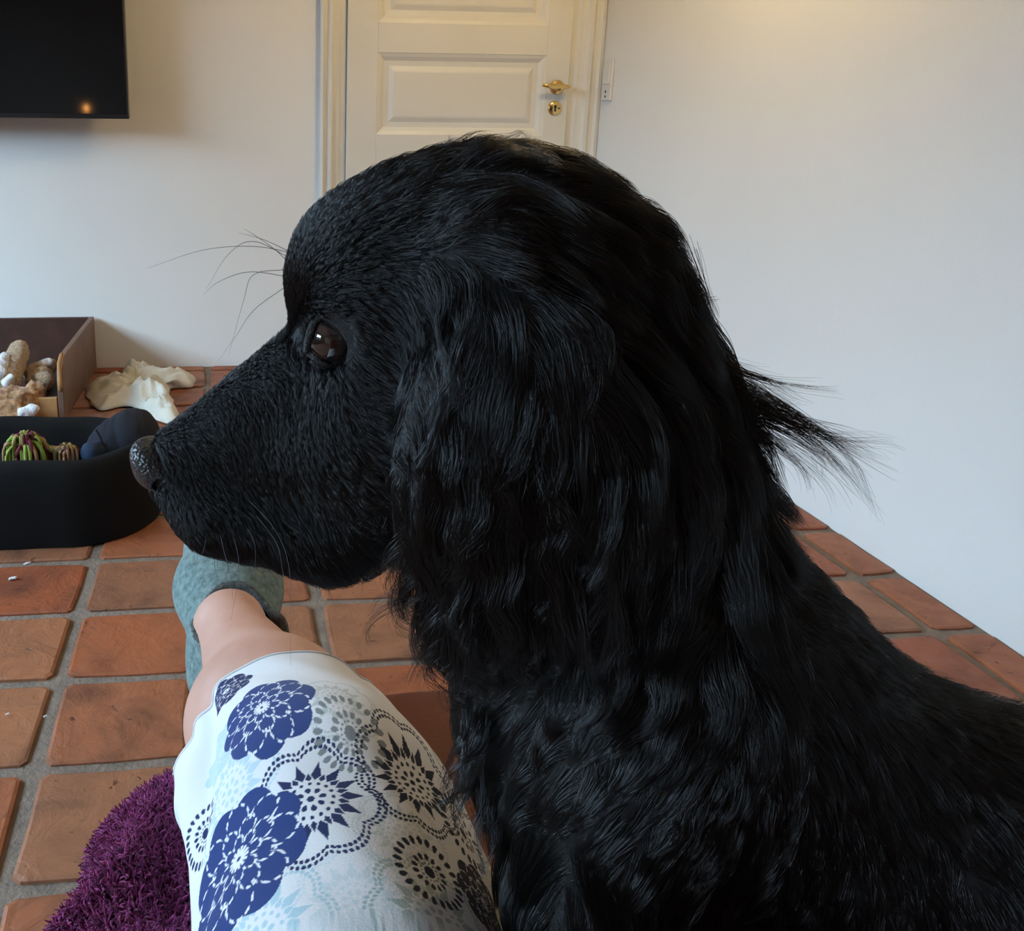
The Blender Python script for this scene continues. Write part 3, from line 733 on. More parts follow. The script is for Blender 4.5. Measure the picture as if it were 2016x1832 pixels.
# felt slipper
def felt():
    m, nt, b = mat_new('teal_felt'); L = nt.links.new; b.inputs['Roughness'].default_value = 1.0; b.inputs['Specular IOR Level'].default_value = 0.1; b.inputs['Sheen Weight'].default_value = 0.15
    tc = N(nt, 'ShaderNodeTexCoord'); nz = N(nt, 'ShaderNodeTexNoise', Scale=130.0, Detail=6.0, Roughness=0.7); L(tc.outputs['Object'], nz.inputs['Vector'])
    r = ramp(nt, nz.outputs['Fac'], [(0.3, srgb(78, 94, 93)), (0.5, srgb(114, 134, 132)), (0.7, srgb(142, 160, 156))]); L(r.outputs[0], b.inputs['Base Color'])
    bp = N(nt, 'ShaderNodeBump', Strength=0.5, Distance=0.004); L(nz.outputs['Fac'], bp.inputs['Height']); L(bp.outputs[0], b.inputs['Normal'])
    return m
M_FELT = felt(); M_LINING = plush_material('grey_felt_lining', srgb(52, 54, 52), srgb(92, 96, 92), 150); M_SOLE = plain('brown_sole', srgb(70, 58, 50), 0.8)
ax = toe-heel; ax = ax/np.linalg.norm(ax)
f = Field(np.minimum(heel, toe)-0.09, np.maximum(heel, toe)+0.10, 0.003)
SH = np.array([0.004, 0.0, 0.004])
def slip(off):
    a = f.cone(heel+ax*0.0, 0.043+off, heel+(toe-heel)*0.62+SH, 0.056+off, 0.92)
    b = f.cone(heel+(toe-heel)*0.62+SH, 0.056+off, toe+SH, 0.048+off, 0.85)
    h = np.clip(0.5+0.5*(b-a)/0.03, 0, 1); d = b*(1-h)+a*h-0.03*h*(1-h)
    c = f.cone(ank*0.75+heel*0.25+np.array([0.008, 0, 0]), 0.050+off, heel+np.array([0.004, 0, 0]), 0.045+off)
    h = np.clip(0.5+0.5*(c-d)/0.03, 0, 1); return c*(1-h)+d*h-0.03*h*(1-h)
outer = slip(0.0); inner = slip(-0.0065)
cutdir = (ank + (calf-ank)*0.6 + np.array([0, 0, 0.02]))
mouth = f.cone(ank + ax*0.020 + np.array([0.009, 0, 0.024]), 0.050, cutdir+np.array([0.02, -0.02, 0.05]), 0.085)
f.F = outer.astype(np.float32); f.sub(inner, 0.002); f.sub(mouth, 0.003)
V, Q = f.mesh()
me = np_mesh('slipper', V, Q)
f.F = outer.astype(np.float32); so = f.sample(V); f.F = mouth.astype(np.float32); sm_ = f.sample(V)
inn = (so < -0.0035) | (sm_ < 0.0065)
fi = inn[Q].mean(1) > 0.5
slo = finish('slipper', me, [M_FELT, M_LINING], person, True)
me.polygons.foreach_set('material_index', fi.astype(np.int32))

# printed trousers: a tube around thigh, knee and upper calf, with the print as colour on the cloth
axis = smooth_path([hip, thB, thC, thC*0.5+hemC*0.5, hemC, hemC*0.9+ank*0.1], 24)
seglen = np.concatenate([[0], np.cumsum(np.linalg.norm(np.diff(axis, axis=0), axis=1))])
iB = int(np.argmin(np.linalg.norm(axis-thB, axis=1)))
s_vis = seglen[iB]-0.07; s_end = seglen[-1]
S = np.concatenate([np.linspace(0, s_vis, 26)[:-1], np.linspace(s_vis, s_end, 620)])
th_top = np.linspace(-math.radians(125), math.radians(125), 520); th_bot = np.linspace(math.radians(125), math.radians(235), 26)[1:-1]
TH = np.concatenate([th_top, th_bot])                   # 0 = straight up, + = towards +X
C = np.stack([np.interp(S, seglen, axis[:, i]) for i in range(3)], 1)
ker = np.exp(-0.5*(np.arange(-60, 61)/25.0)**2); ker /= ker.sum()
_c = C[25:].copy()
for i in range(3): C[25:, i] = np.convolve(np.pad(_c[:, i], 60, mode='reflect', reflect_type='odd'), ker, 'valid')
Tn = np.gradient(C, axis=0)
for i in range(3): Tn[25:, i] = np.convolve(np.pad(Tn[25:, i], 60, mode='edge'), ker, 'valid')
Tn /= np.linalg.norm(Tn, axis=1, keepdims=True)
side = np.cross(Tn, np.array([0, 0, 1.0])); side /= np.linalg.norm(side, axis=1, keepdims=True); upv = np.cross(side, Tn)
sB, sC, sH = seglen[iB], seglen[int(np.argmin(np.linalg.norm(axis-thC, axis=1)))], s_end
rad = np.interp(S, [0, sB, sC, sC*0.4+sH*0.6, sH], [0.098, 0.080, 0.080, 0.076, 0.070])
sg, tg = np.meshgrid(S, TH, indexing='ij'); rg = np.repeat(rad[:, None], len(TH), 1)
# cloth hangs a little below, folds run from the knee to the hem on the left side
def bump_(x, c, w): return np.exp(-((x-c)/w)**2)
rg = rg*(1 + 0.06*bump_(np.abs(tg), 1.9, 0.5))
hemfac = np.clip((sg-(sH-0.16))/0.16, 0, 1)
rg += 0.009*hemfac*np.cos((tg+1.0)*5.0+sg*20)*bump_(tg, -1.35, 0.65)
rg += 0.006*bump_(tg+1.25-(sg-sH)*2.2, 0, 0.16)*np.clip((sg-(sH-0.22))/0.1, 0, 1) - 0.006*bump_(tg+1.0-(sg-sH)*2.2, 0, 0.14)*np.clip((sg-(sH-0.22))/0.1, 0, 1)
rg += 0.012*hemfac*bump_(tg, -1.75, 0.4)
rg += 0.005*bump_(tg-1.35+(sg-sC)*1.2, 0, 0.12)+0.003*np.sin(sg*34+tg*2.0)*bump_(tg, 1.5, 0.6)
rg += 0.0012*np.sin(sg*61+np.sin(tg*3)*2)*np.cos(tg*4+1)
V = C[:, None, :] + side[:, None, :]*(np.sin(tg)*rg)[..., None] + upv[:, None, :]*(np.cos(tg)*rg)[..., None]
V[..., 2] = np.maximum(V[..., 2], SEAT+0.012)
# hem is cut obliquely: farther away at the sides than on top
ns, nt_ = len(S), len(TH)
shift = np.where(sg > sH-0.05, (sg-(sH-0.05))/0.05, 0)
V += Tn[:, None, :]*(0.022*shift*(1-np.cos(tg))*0.5)[..., None]
idx = np.arange(ns*nt_).reshape(ns, nt_); nx = np.roll(idx, -1, 1)
Q = np.stack([idx[:-1], nx[:-1], nx[1:], idx[1:]], -1).reshape(-1, 4)
Vf = V.reshape(-1, 3)
# ---- the print
arc = np.zeros_like(tg); arc[:, 1:] = np.cumsum(np.linalg.norm(np.diff(V, axis=1), axis=2), axis=1); mid0 = int(np.argmin(np.abs(TH)))
UVx = (arc - arc[:, mid0:mid0+1]).ravel(); UVy = sg.ravel()
nrm = (side[:, None, :]*np.sin(tg)[..., None] + upv[:, None, :]*np.cos(tg)[..., None]).reshape(-1, 3)
facing = ((CAM-Vf)*nrm).sum(1) > 0
PXY = pix(Vf)
white = np.array(srgb(226, 226, 228)[:3]); col = np.tile(white, (len(Vf), 1))
nzv = rng.random(len(Vf))
def uv_at(u, v):
    d = np.hypot(PXY[:, 0]-u, PXY[:, 1]-v) + np.where(facing, 0, 1e6) + np.where(sg.ravel() < s_vis, 1e6, 0); i = int(np.argmin(d)); return UVx[i], UVy[i]
def paint(mask, c, a=1.0):
    m = (np.asarray(mask, float)*a)[:, None]; global col; col = col*(1-m) + np.array(c[:3])*m
def local(u, v, rot):
    x0, y0 = uv_at(u, v); x, y = UVx-x0, (UVy-y0)/ASP; r = np.hypot(x, y); return r, np.arctan2(y, x)+rot
def dots(r, t, R, n, a, b, ph=0.0):
    """ring of n ovals at radius R: a radial, b tangential half sizes"""
    k = 2*math.pi/n; tt = (t+ph) % k - k/2; return ((r-R)/a)**2 + (tt*R/b)**2 < 1
ASP = 1.25
NAVY, BLUE, INK, GREY, TEAL, SAGE = srgb(36, 46, 88), srgb(44, 64, 118), srgb(28, 31, 52), srgb(116, 122, 124), srgb(158, 196, 208), srgb(150, 172, 166)
def medal_ring(u, v, R, c, rot=0.0, lobes=8, a=1.0, nd=40):
    r, t = local(u, v, rot); sc = 1+0.09*np.abs(np.cos(t*lobes/2))*1.6-0.09
    for rr_, ph in ((1.0, 0), (0.915, 0.5)):
        paint(dots(r/sc, t, R*rr_, nd*2, R*0.030, R*0.030, ph*2*math.pi/(nd*2)), c, a)
    k = 2*math.pi/14; tt = np.abs((t % k)-k/2); q = r/R
    tip = np.where((q > 0.40) & (q < 0.76), np.minimum((q-0.40)/0.12, (0.76-q)/0.24), -1)
    paint((tip > 0) & (tt*q < 0.082*np.clip(tip, 0, 1)), c, a)
    tt2 = np.abs(((t+k/2) % k)-k/2); tip2 = np.where((q > 0.38) & (q < 0.56), np.minimum((q-0.38)/0.06, (0.56-q)/0.12), -1)
    paint((tip2 > 0) & (tt2*q < 0.05*np.clip(tip2, 0, 1)), c, a)
    paint(dots(r, t, R*0.32, 16, R*0.032, R*0.032), c, a); paint(dots(r, t, R*0.17, 8, R*0.055, R*0.04), c, a); paint(r < R*0.055, c, a)
def medal_flower(u, v, R, c, rot=0.0, lobes=8, a=1.0, line=white):
    r, t = local(u, v, rot); q = r/R
    edge = 0.86+0.14*np.abs(np.cos(t*lobes/2))
    paint(q < edge, c, a)
    dash = (np.sin(t*46) > -0.35)
    def petals(R0, n, w, ph, th=0.018):
        k = 2*math.pi/n; tt = ((t+ph) % k)-k/2; xx = tt*q; yy = q-R0
        d = np.sqrt((xx/w)**2 + (yy/(w*1.15))**2); return (np.abs(d-1)*w < th) & (yy > -w*0.55)
    paint(petals(0.64, 8, 0.21, 0) & dash, line, a); paint(petals(0.42, 8, 0.15, math.pi/8) & (np.sin(t*40+1) > -0.4), line, a)
    paint(petals(0.26, 8, 0.085, 0) & (np.sin(t*30) > -0.5), line, a)
    k = 2*math.pi/14; tt = np.abs((t % k)-k/2); paint((q > 0.05) & (q < 0.17) & (tt*q < 0.022), line, a); paint((q > 0.035) & (q < 0.06), line, a)
def medal_small(u, v, R, c, a=1.0):
    r, t = local(u, v, 0)
    paint(dots(r, t, R*0.88, 24, R*0.13, R*0.075), c, a); paint(dots(r, t, R*0.42, 14, R*0.10, R*0.06), c, a); paint(r < R*0.16, c, a)
    paint((r < R*0.27) & (r > R*0.22) & (np.sin(t*14) > 0), c, a)
medal_ring(452, 1560, 0.034, TEAL, a=0.6); medal_ring(515, 1850, 0.036, TEAL, a=0.75); medal_ring(850, 1850, 0.034, SAGE, a=0.8)
medal_ring(700, 1775, 0.030, TEAL, a=0.3); medal_ring(795, 1640, 0.026, SAGE, a=0.4); medal_ring(660, 1372, 0.024, SAGE, a=0.5); medal_flower(436, 1480, 0.024, TEAL, a=0.6)
medal_ring(612, 1572, 0.0385, NAVY, 0.2); medal_ring(812, 1540, 0.034, INK, 0.5)
medal_flower(470, 1690, 0.042, BLUE, 0.3); medal_flower(515, 1392, 0.036, BLUE, 0.1); medal_flower(445, 1360, 0.022, NAVY)
medal_small(690, 1442, 0.0215, GREY, 0.9); medal_small(846, 1716, 0.020, INK); medal_small(912, 1640, 0.022, INK); medal_small(405, 1640, 0.020, NAVY)
medal_flower(955, 1780, 0.022, INK); medal_ring(890, 1525, 0.018, INK)
wv = 1 - 0.05*(nzv[:, None])                      # slight print grain
col = col*wv
me = np_mesh('trousers', Vf, Q)
ca = me.color_attributes.new('print', 'FLOAT_COLOR', 'POINT')
ca.data.foreach_set('color', np.column_stack([col, np.ones(len(col))]).astype(np.float32).ravel())
m_, nt, b = mat_new('printed_cotton'); at_ = N(nt, 'ShaderNodeAttribute', _attribute_name='print'); nt.links.new(at_.outputs['Color'], b.inputs['Base Color'])
b.inputs['Roughness'].default_value = 0.9; b.inputs['Specular IOR Level'].default_value = 0.15; b.inputs['Sheen Weight'].default_value = 0.1
tc = N(nt, 'ShaderNodeTexCoord'); nz = N(nt, 'ShaderNodeTexNoise', Scale=700.0, Detail=3.0); nt.links.new(tc.outputs['Object'], nz.inputs['Vector'])
bp = N(nt, 'ShaderNodeBump', Strength=0.25, Distance=0.001); nt.links.new(nz.outputs['Fac'], bp.inputs['Height']); nt.links.new(bp.outputs[0], b.inputs['Normal'])
finish('trousers', me, m_, person, True)
hem_loop = V[-1, ::6]
tube('trouser_hem', [Vector(p) for p in hem_loop], 0.0012, plain('white_hem', srgb(214, 214, 216), 0.9, var=0.05), [c for c in person.children if c.name.startswith('trousers')][0], 5, True)

# ------------------------------------------------------------------ hair curves helper
def hair_curves(name, pts, rad, mat, parent):
    """pts (n,k,3) in world space, rad (n,k)"""
    n, k, _ = pts.shape
    hc = bpy.data.hair_curves.new(name); hc.add_curves([k]*n)
    off = np.zeros(3); p = parent
    while p is not None: off += np.array(p.location); p = p.parent
    hc.attributes['position'].data.foreach_set('vector', (pts-off).astype(np.float32).ravel())
    ra = hc.attributes.get('radius') or hc.attributes.new('radius', 'FLOAT', 'POINT')
    ra.data.foreach_set('value', np.ascontiguousarray(rad, np.float32).ravel())
    hc.materials.append(mat)
    o = bpy.data.objects.new(name, hc); link(o, parent); return o
def sample_surface(V, Q, n, w=None):
    tri = np.vstack([Q[:, [0, 1, 2]], Q[:, [0, 2, 3]]])
    a, b, c = V[tri[:, 0]], V[tri[:, 1]], V[tri[:, 2]]
    nr = np.cross(b-a, c-a); ar = np.linalg.norm(nr, axis=1)
    if w is not None: ar = ar*w((a+b+c)/3)
    i = rng.choice(len(tri), n, p=ar/ar.sum()); r1 = np.sqrt(rng.random(n)); r2 = rng.random(n)
    return a[i]*(1-r1)[:, None] + b[i]*(r1*(1-r2))[:, None] + c[i]*(r1*r2)[:, None]
def unit(v): return v/(np.linalg.norm(v, axis=-1, keepdims=True)+1e-9)

# ------------------------------------------------------------------ purple fleece blanket on the sofa edge
M_FLEECE_B = plush_material('purple_backing', srgb(60, 12, 46), srgb(100, 26, 76), 90)
mf, nt, b = mat_new('purple_fleece'); b.inputs['Roughness'].default_value = 0.75; b.inputs['Specular IOR Level'].default_value = 0.25; b.inputs['Sheen Weight'].default_value = 0.2
hi_ = N(nt, 'ShaderNodeHairInfo'); r = ramp(nt, hi_.outputs['Random'], [(0.0, srgb(92, 20, 68)), (0.6, srgb(130, 36, 96)), (1.0, srgb(158, 62, 122))]); nt.links.new(r.outputs[0], b.inputs['Base Color'])
bl0 = at_z(320, 1700, SEAT)
blanket = empty('fleece_blanket', (float(bl0[0]), float(bl0[1]), SEAT), 'purple shaggy fleece blanket bunched on the sofa edge beside the leg', 'blanket')
f = Field((-0.24, 0.20, 0.14), (0.10, 0.76, 0.53), 0.006)
for (u, v, z, r) in [(372, 1625, 0.402, 0.026), (320, 1640, 0.400, 0.030), (285, 1690, 0.396, 0.032), (350, 1700, 0.405, 0.036), (270, 1760, 0.398, 0.036), (330, 1770, 0.408, 0.042), (250, 1830, 0.392, 0.040), (400, 1780, 0.405, 0.040), (330, 1860, 0.41, 0.050), (230, 1900, 0.39, 0.045), (395, 1690, 0.405, 0.034)]:
    c = at_z(u, v, z); f.smin(f.ell(c, (r, r*1.05, r*0.72)), 0.022)
c = at_z(300, 1880, 0.40); f.smin(f.cone(c, 0.050, c+np.array([0.0, -0.12, 0.0]), 0.055), 0.03)
f.F = np.maximum(f.F, np.where(f.X > SX0+0.02, SEAT+0.004-f.Z, -1)).astype(np.float32)
BV, BQ = f.mesh(); g = f.grad(BV)
BV = BV + g*np.array([0.024*(0.45-abs(noise.noise(Vector(v)*13+Vector((3, 1, 0))))*1.6)+0.006*noise.noise(Vector(v)*40) for v in BV])[:, None]
finish('blanket_body', np_mesh('blanket_body', BV, BQ), M_FLEECE_B, blanket, True)
n = 60000
R0 = sample_surface(BV, BQ, n, lambda c: np.where(c[:, 2] > SEAT-0.1, 1.0, 0.3)); G = f.grad(R0)
d0 = unit(G + rng.normal(0, 0.55, (n, 3)) + np.array([0.1, -0.1, -0.25])); d1 = unit(d0 + rng.normal(0, 0.9, (n, 3)) - np.array([0, 0, 0.5]))
L = rng.uniform(0.005, 0.010, n)[:, None]
pts = np.stack([R0-G*0.001, R0+d0*L*0.35, R0+d0*L*0.6+d1*L*0.2, R0+d0*L*0.65+d1*L*0.5], 1)
o = hair_curves('fleece_pile', pts, np.tile(np.array([0.00055, 0.0006, 0.0006, 0.0003]), (n, 1)), mf, blanket); tag(o, kind='stuff')

# ------------------------------------------------------------------ the dog
PSI = YAW + math.atan((800-CPX)/CF) - 0.02
E_A = np.array([math.cos(PSI), -math.sin(PSI), 0]); E_B = np.array([0, 0, -1.0]); E_C = np.array([-math.sin(PSI), -math.cos(PSI), 0])
DO = at_d(800, 700, 0.44); KPX = 0.44/CF
def dl(u, v, w=0.0):
    """photo pixel -> dog-frame point (a right, b down, c towards the viewer) on the plane c = w"""
    r = ray(u, v); t = (w + (DO-CAM) @ E_C)/(r @ E_C)
    q = CAM + r*t - DO; return np.array([q @ E_A, q @ E_B, w])
def to_world(P): return DO + P[..., 0:1]*E_A + P[..., 1:2]*E_B + P[..., 2:3]*E_C
bseat = DO[2]-SEAT
dog = empty('dog', tuple(float(x) for x in (DO[0]+0.2*E_A[0], DO[1]+0.2*E_A[1], SEAT)), 'black long-eared spaniel sitting on the sofa, seen in profile looking left', 'dog')
K = KPX
D = Field((-0.155, -0.13, -0.135), (0.60, bseat+0.012, 0.135), 0.0036)
def E3(u, v, w, ru, rv, rw, rot=0.0, k=0.02): D.smin(D.ell(dl(u, v, w), (ru*K, rv*K, rw*K), rot), k)
def C3(p1, r1, p2, r2, sw=1.0, k=0.02): D.smin(D.cone(dl(*p1), r1*K, dl(*p2), r2*K, sw), k)
# skull and brow
E3(872, 580, 0, 275, 258, 205, 0.05, 0)
E3(700, 560, 0, 108, 135, 160, -0.3, 0.022)
E3(995, 538, 0, 205, 226, 185, 0.2, 0.02)
# cheeks
E3(740, 840, 0, 165, 185, 178, 0.0, 0.03)
# muzzle: bridge, sides, flews
C3((604, 730, 0), 86, (348, 890, 0), 46, 0.95, 0.008)
C3((610, 870, 0), 140, (420, 945, 0), 78, 0.76, 0.022)
C3((372, 965, 0), 46, (430, 1000, 0), 74, 0.88, 0.012)
C3((430, 1000, 0.0), 70, (560, 1025, 0.0), 68, 1.35, 0.015)
C3((520, 1020, 0), 66, (655, 1050, 0), 72, 1.1, 0.015)
C3((350, 928, 0), 44, (385, 945, 0), 60, 0.95, 0.014)
C3((660, 1045, 0), 68, (800, 960, 0), 110, 1.2, 0.025)
# neck, chest, torso
C3((1105, 648, 0), 240, (1255, 1130, 0), 262, 0.82, 0.03)
C3((1040, 800, 0), 180, (1230, 1250, 0), 265, 0.85, 0.04)
C3((1270, 1350, 0), 295, (1350, 1400, 0), 325, 0.88, 0.04)
C3((1350, 1395, 0), 328, (1900, 1770, 0), 385, 0.88, 0.04)
C3((1175, 1440, 0), 225, (1180, 1640, 0), 195, 0.95, 0.05)
# front legs, haunch, hind feet (below the frame)
for s in (1, -1):
    C3((1260, 1440, 0.038*s), 170, (1150, 1800, 0.05*s), 110, 1.0, 0.04)
    p = dl(1150, 1800, 0.05*s); q = np.array([p[0]-0.01, bseat-0.02, 0.05*s]); D.smin(D.cone(p, 0.027, q, 0.019), 0.02)
    D.smin(D.ell(q+np.array([-0.014, 0.003, 0]), (0.033, 0.019, 0.023)), 0.015)
    hp = np.array([0.42, bseat-0.095, 0.055*s]); D.smin(D.ell(hp, (0.10, 0.085, 0.055)), 0.04)
    D.smin(D.cone(hp+np.array([-0.02, 0.08, 0.02*s]), 0.028, hp+np.array([-0.14, 0.094, 0.025*s]), 0.019), 0.02)
D.smin(D.cone(np.array([0.32, bseat-0.15, 0]), 0.09, np.array([0.46, bseat-0.092, 0]), 0.08), 0.05)
# ear leather lying over cheek and neck on both sides
for s in (1, -1):
    R = Matrix.Rotation(0.10*s, 3, 'X')
    e = D.ell(dl(960, 640, 0.046*s), (125*K, 190*K, 0.0115), -0.10); D.smin(e, 0.010)
    e = D.ell(dl(1010, 930, 0.058*s), (205*K, 300*K, 0.0125), 0.0); D.smin(e, 0.012)
# eye sockets
EYE = dl(652, 662, 0.0)
def surf_c(a, b, s=1):
    cs = np.linspace(0.12, 0.0, 400); P = np.column_stack([np.full(400, a), np.full(400, b), cs*s]); v = D.sample(P)
    return cs[int(np.argmax(v < 0))]
ec = surf_c(EYE[0], EYE[1]); EP = dl(655, 664, ec-0.0075); EP2 = EP*np.array([1, 1, -1])
ER = 0.0112
for q in (EP, EP2): D.sub(D.ell(q+np.array([-0.002, 0, 0.004*np.sign(q[2])]), (0.0118, 0.0125, 0.0118)), 0.003)
D.F = np.maximum(D.F, D.Y-(bseat-0.001)).astype(np.float32)      # the seat flattens paws and haunches
DV, DQ = D.mesh()
M_DOGSKIN = plain('black_skin', (0.006, 0.006, 0.0065, 1), 0.6, noise_scale=80, var=0.3, bump=0.3, bump_scale=300)
finish('body', np_mesh('body', to_world(DV), DQ), M_DOGSKIN, dog, True)

# ---- nose: bumpy leather with nostrils
f = Field(dl(295, 908, 0)-0.03, dl(295, 908, 0)+0.03, 0.0009)
nc = dl(313, 914, 0.0)
def ne(o, r, rot): return f.ell(nc+np.array(o)*1.18, tuple(x*1.18 for x in r), rot)
f.smin(ne((0, 0, 0), (0.0108, 0.0100, 0.0140), 0.6), 0); f.smin(ne((-0.003, -0.004, 0), (0.0085, 0.0062, 0.0125), 0.5), 0.004)
for s in (1, -1): f.smin(ne((0.005, 0.004, 0.0085*s), (0.0055, 0.0065, 0.005), 0.4), 0.003)
for s in (1, -1):
    f.sub(ne((0.0020, 0.0046, 0.0118*s), (0.0020, 0.0036, 0.0042), 0.5), 0.0012)
    f.sub(f.cone(nc+np.array([0.003, 0.0075, 0.0142*s]), 0.0019, nc+np.array([0.0098, 0.0042, 0.0164*s]), 0.0013), 0.001)
f.sub(f.cone(nc+np.array([-0.0132, 0.0035, 0]), 0.0010, nc+np.array([-0.0035, 0.0132, 0]), 0.0012), 0.001)
NV, NQ = f.mesh()
def nose_material():
    m, nt, b = mat_new('nose_leather'); L = nt.links.new; b.inputs['Base Color'].default_value = (0.012, 0.0125, 0.014, 1); b.inputs['Roughness'].default_value = 0.38; b.inputs['Specular IOR Level'].default_value = 0.7
    tc = N(nt, 'ShaderNodeTexCoord'); v = N(nt, 'ShaderNodeTexVoronoi', Scale=750.0); v.feature = 'SMOOTH_F1'; L(tc.outputs['Object'], v.inputs['Vector'])
    r = ramp(nt, v.outputs['Distance'], [(0.1, (1, 1, 1, 1)), (0.75, (0, 0, 0, 1))])
    bp = N(nt, 'ShaderNodeBump', Strength=0.55, Distance=0.0012); L(r.outputs[0], bp.inputs['Height']); L(bp.outputs[0], b.inputs['Normal'])
    return m
o = finish('nose', np_mesh('nose', to_world(NV), NQ), nose_material(), dog, True); o['label'] = 'damp grey-black leathery nose'

# ---- eyes with lids
def eye_material():
    m, nt, b = mat_new('eye'); L = nt.links.new
    at = N(nt, 'ShaderNodeAttribute', _attribute_name='iris')
    r = ramp(nt, at.outputs['Fac'], [(0.0, (0.002, 0.002, 0.002, 1)), (0.30, (0.003, 0.002, 0.002, 1)), (0.36, srgb(26, 17, 13)), (0.62, srgb(62, 46, 38)), (0.74, srgb(32, 23, 19)), (0.80, (0.006, 0.005, 0.005, 1)), (1.0, srgb(60, 52, 50))])
    L(r.outputs[0], b.inputs['Base Color']); b.inputs['Roughness'].default_value = 0.03; b.inputs['Coat Weight'].default_value = 1.0; b.inputs['Coat Roughness'].default_value = 0.02; b.inputs['Specular IOR Level'].default_value = 0.6
    return m
M_EYE = eye_material(); M_LID = plain('dark_lid', (0.010, 0.010, 0.0115, 1), 0.36, noise_scale=300, var=0.2, bump=0.5, bump_scale=900)
for q, s in ((EP, 1), (EP2, -1)):
    look = unit(np.array([-0.72, 0.05, 0.70*s])); V, Q_ = [], []
    x = unit(np.cross(look, [0, 1, 0])); y = np.cross(look, x); nr_, nc_ = 28, 36; an = []
    for i in range(nr_+1):
        th = math.pi*i/nr_; bulge = 1+0.06*math.exp(-(th/0.6)**2)
        for k in range(nc_):
            ph = 2*math.pi*k/nc_; V.append(q + ER*bulge*(look*math.cos(th) + (x*math.cos(ph)+y*math.sin(ph))*math.sin(th))); an.append(min(1.0, th/1.15))
    for i in range(nr_):
        for k in range(nc_): Q_.append((i*nc_+k, i*nc_+(k+1) % nc_, (i+1)*nc_+(k+1) % nc_, (i+1)*nc_+k))
    me = np_mesh('eye', to_world(np.array(V)), np.array(Q_)); a = me.attributes.new('iris', 'FLOAT', 'POINT'); a.data.foreach_set('value', np.array(an, np.float32))
    eo = finish('eye', me, M_EYE, dog, True)
    if s == 1: eo['label'] = 'dark brown glossy eye'
    # lids: rims lying on the eyeball, traced on the near side
    def on_ball(u, v, h=1.10):
        p = dl(u, v, q[2]*s); d2 = (p[0]-q[0])**2 + (p[1]-q[1])**2; rr2 = (ER*h)**2
        return np.array([p[0], p[1], (q[2]*s + math.sqrt(max(rr2-d2, (ER*0.25)**2)))*s])
    up = [on_ball(*t) for t in ((606, 690), (612, 655), (622, 628), (640, 617), (662, 625), (682, 645), (694, 672))]
    lo = [on_ball(*t) for t in ((606, 690), (620, 697), (636, 707), (655, 715), (675, 710), (688, 695), (694, 672))]
    for nm, path, r0 in (('upper_lid', up, 0.0019), ('lower_lid', lo, 0.0014)):
        pth = smooth_path(path, 6); tube(nm, [Vector(v) for v in to_world(pth)], r0, M_LID, dog, 8)
    fold = [on_ball(*t, 1.32) for t in ((612, 622), (628, 606), (650, 608), (676, 628), (696, 656))]
    pth = smooth_path(fold, 6); tube('brow_fold', [Vector(v) for v in to_world(pth)], np.interp(np.linspace(0, 1, len(pth)), [0, .5, 1], [.0010, .0020, .0010]), M_LID, dog, 8)
    bag = [on_ball(*t, 1.22) for t in ((612, 706), (632, 720), (655, 727), (680, 720), (698, 700))]
    pth = smooth_path(bag, 6); tube('eye_bag', [Vector(v) for v in to_world(pth)], np.interp(np.linspace(0, 1, len(pth)), [0, .5, 1], [.0010, .0021, .0010]), M_LID, dog, 8)

# ---- coat
def fur_material():
    m = bpy.data.materials.new('black_fur'); m.use_nodes = True; nt = m.node_tree; nt.nodes.clear(); L = nt.links.new
    out = nt.nodes.new('ShaderNodeOutputMaterial'); h = nt.nodes.new('ShaderNodeBsdfHairPrincipled')
    h.parametrization = 'COLOR'; h.inputs['Color'].default_value = (0.0022, 0.0022, 0.0025, 1)
    h.inputs['Roughness'].default_value = 0.17; h.inputs['Radial Roughness'].default_value = 0.32; h.inputs['IOR'].default_value = 1.53; h.inputs['Random Roughness'].default_value = 0.3
    L(h.outputs[0], out.inputs['Surface']); return m
M_FUR = fur_material()
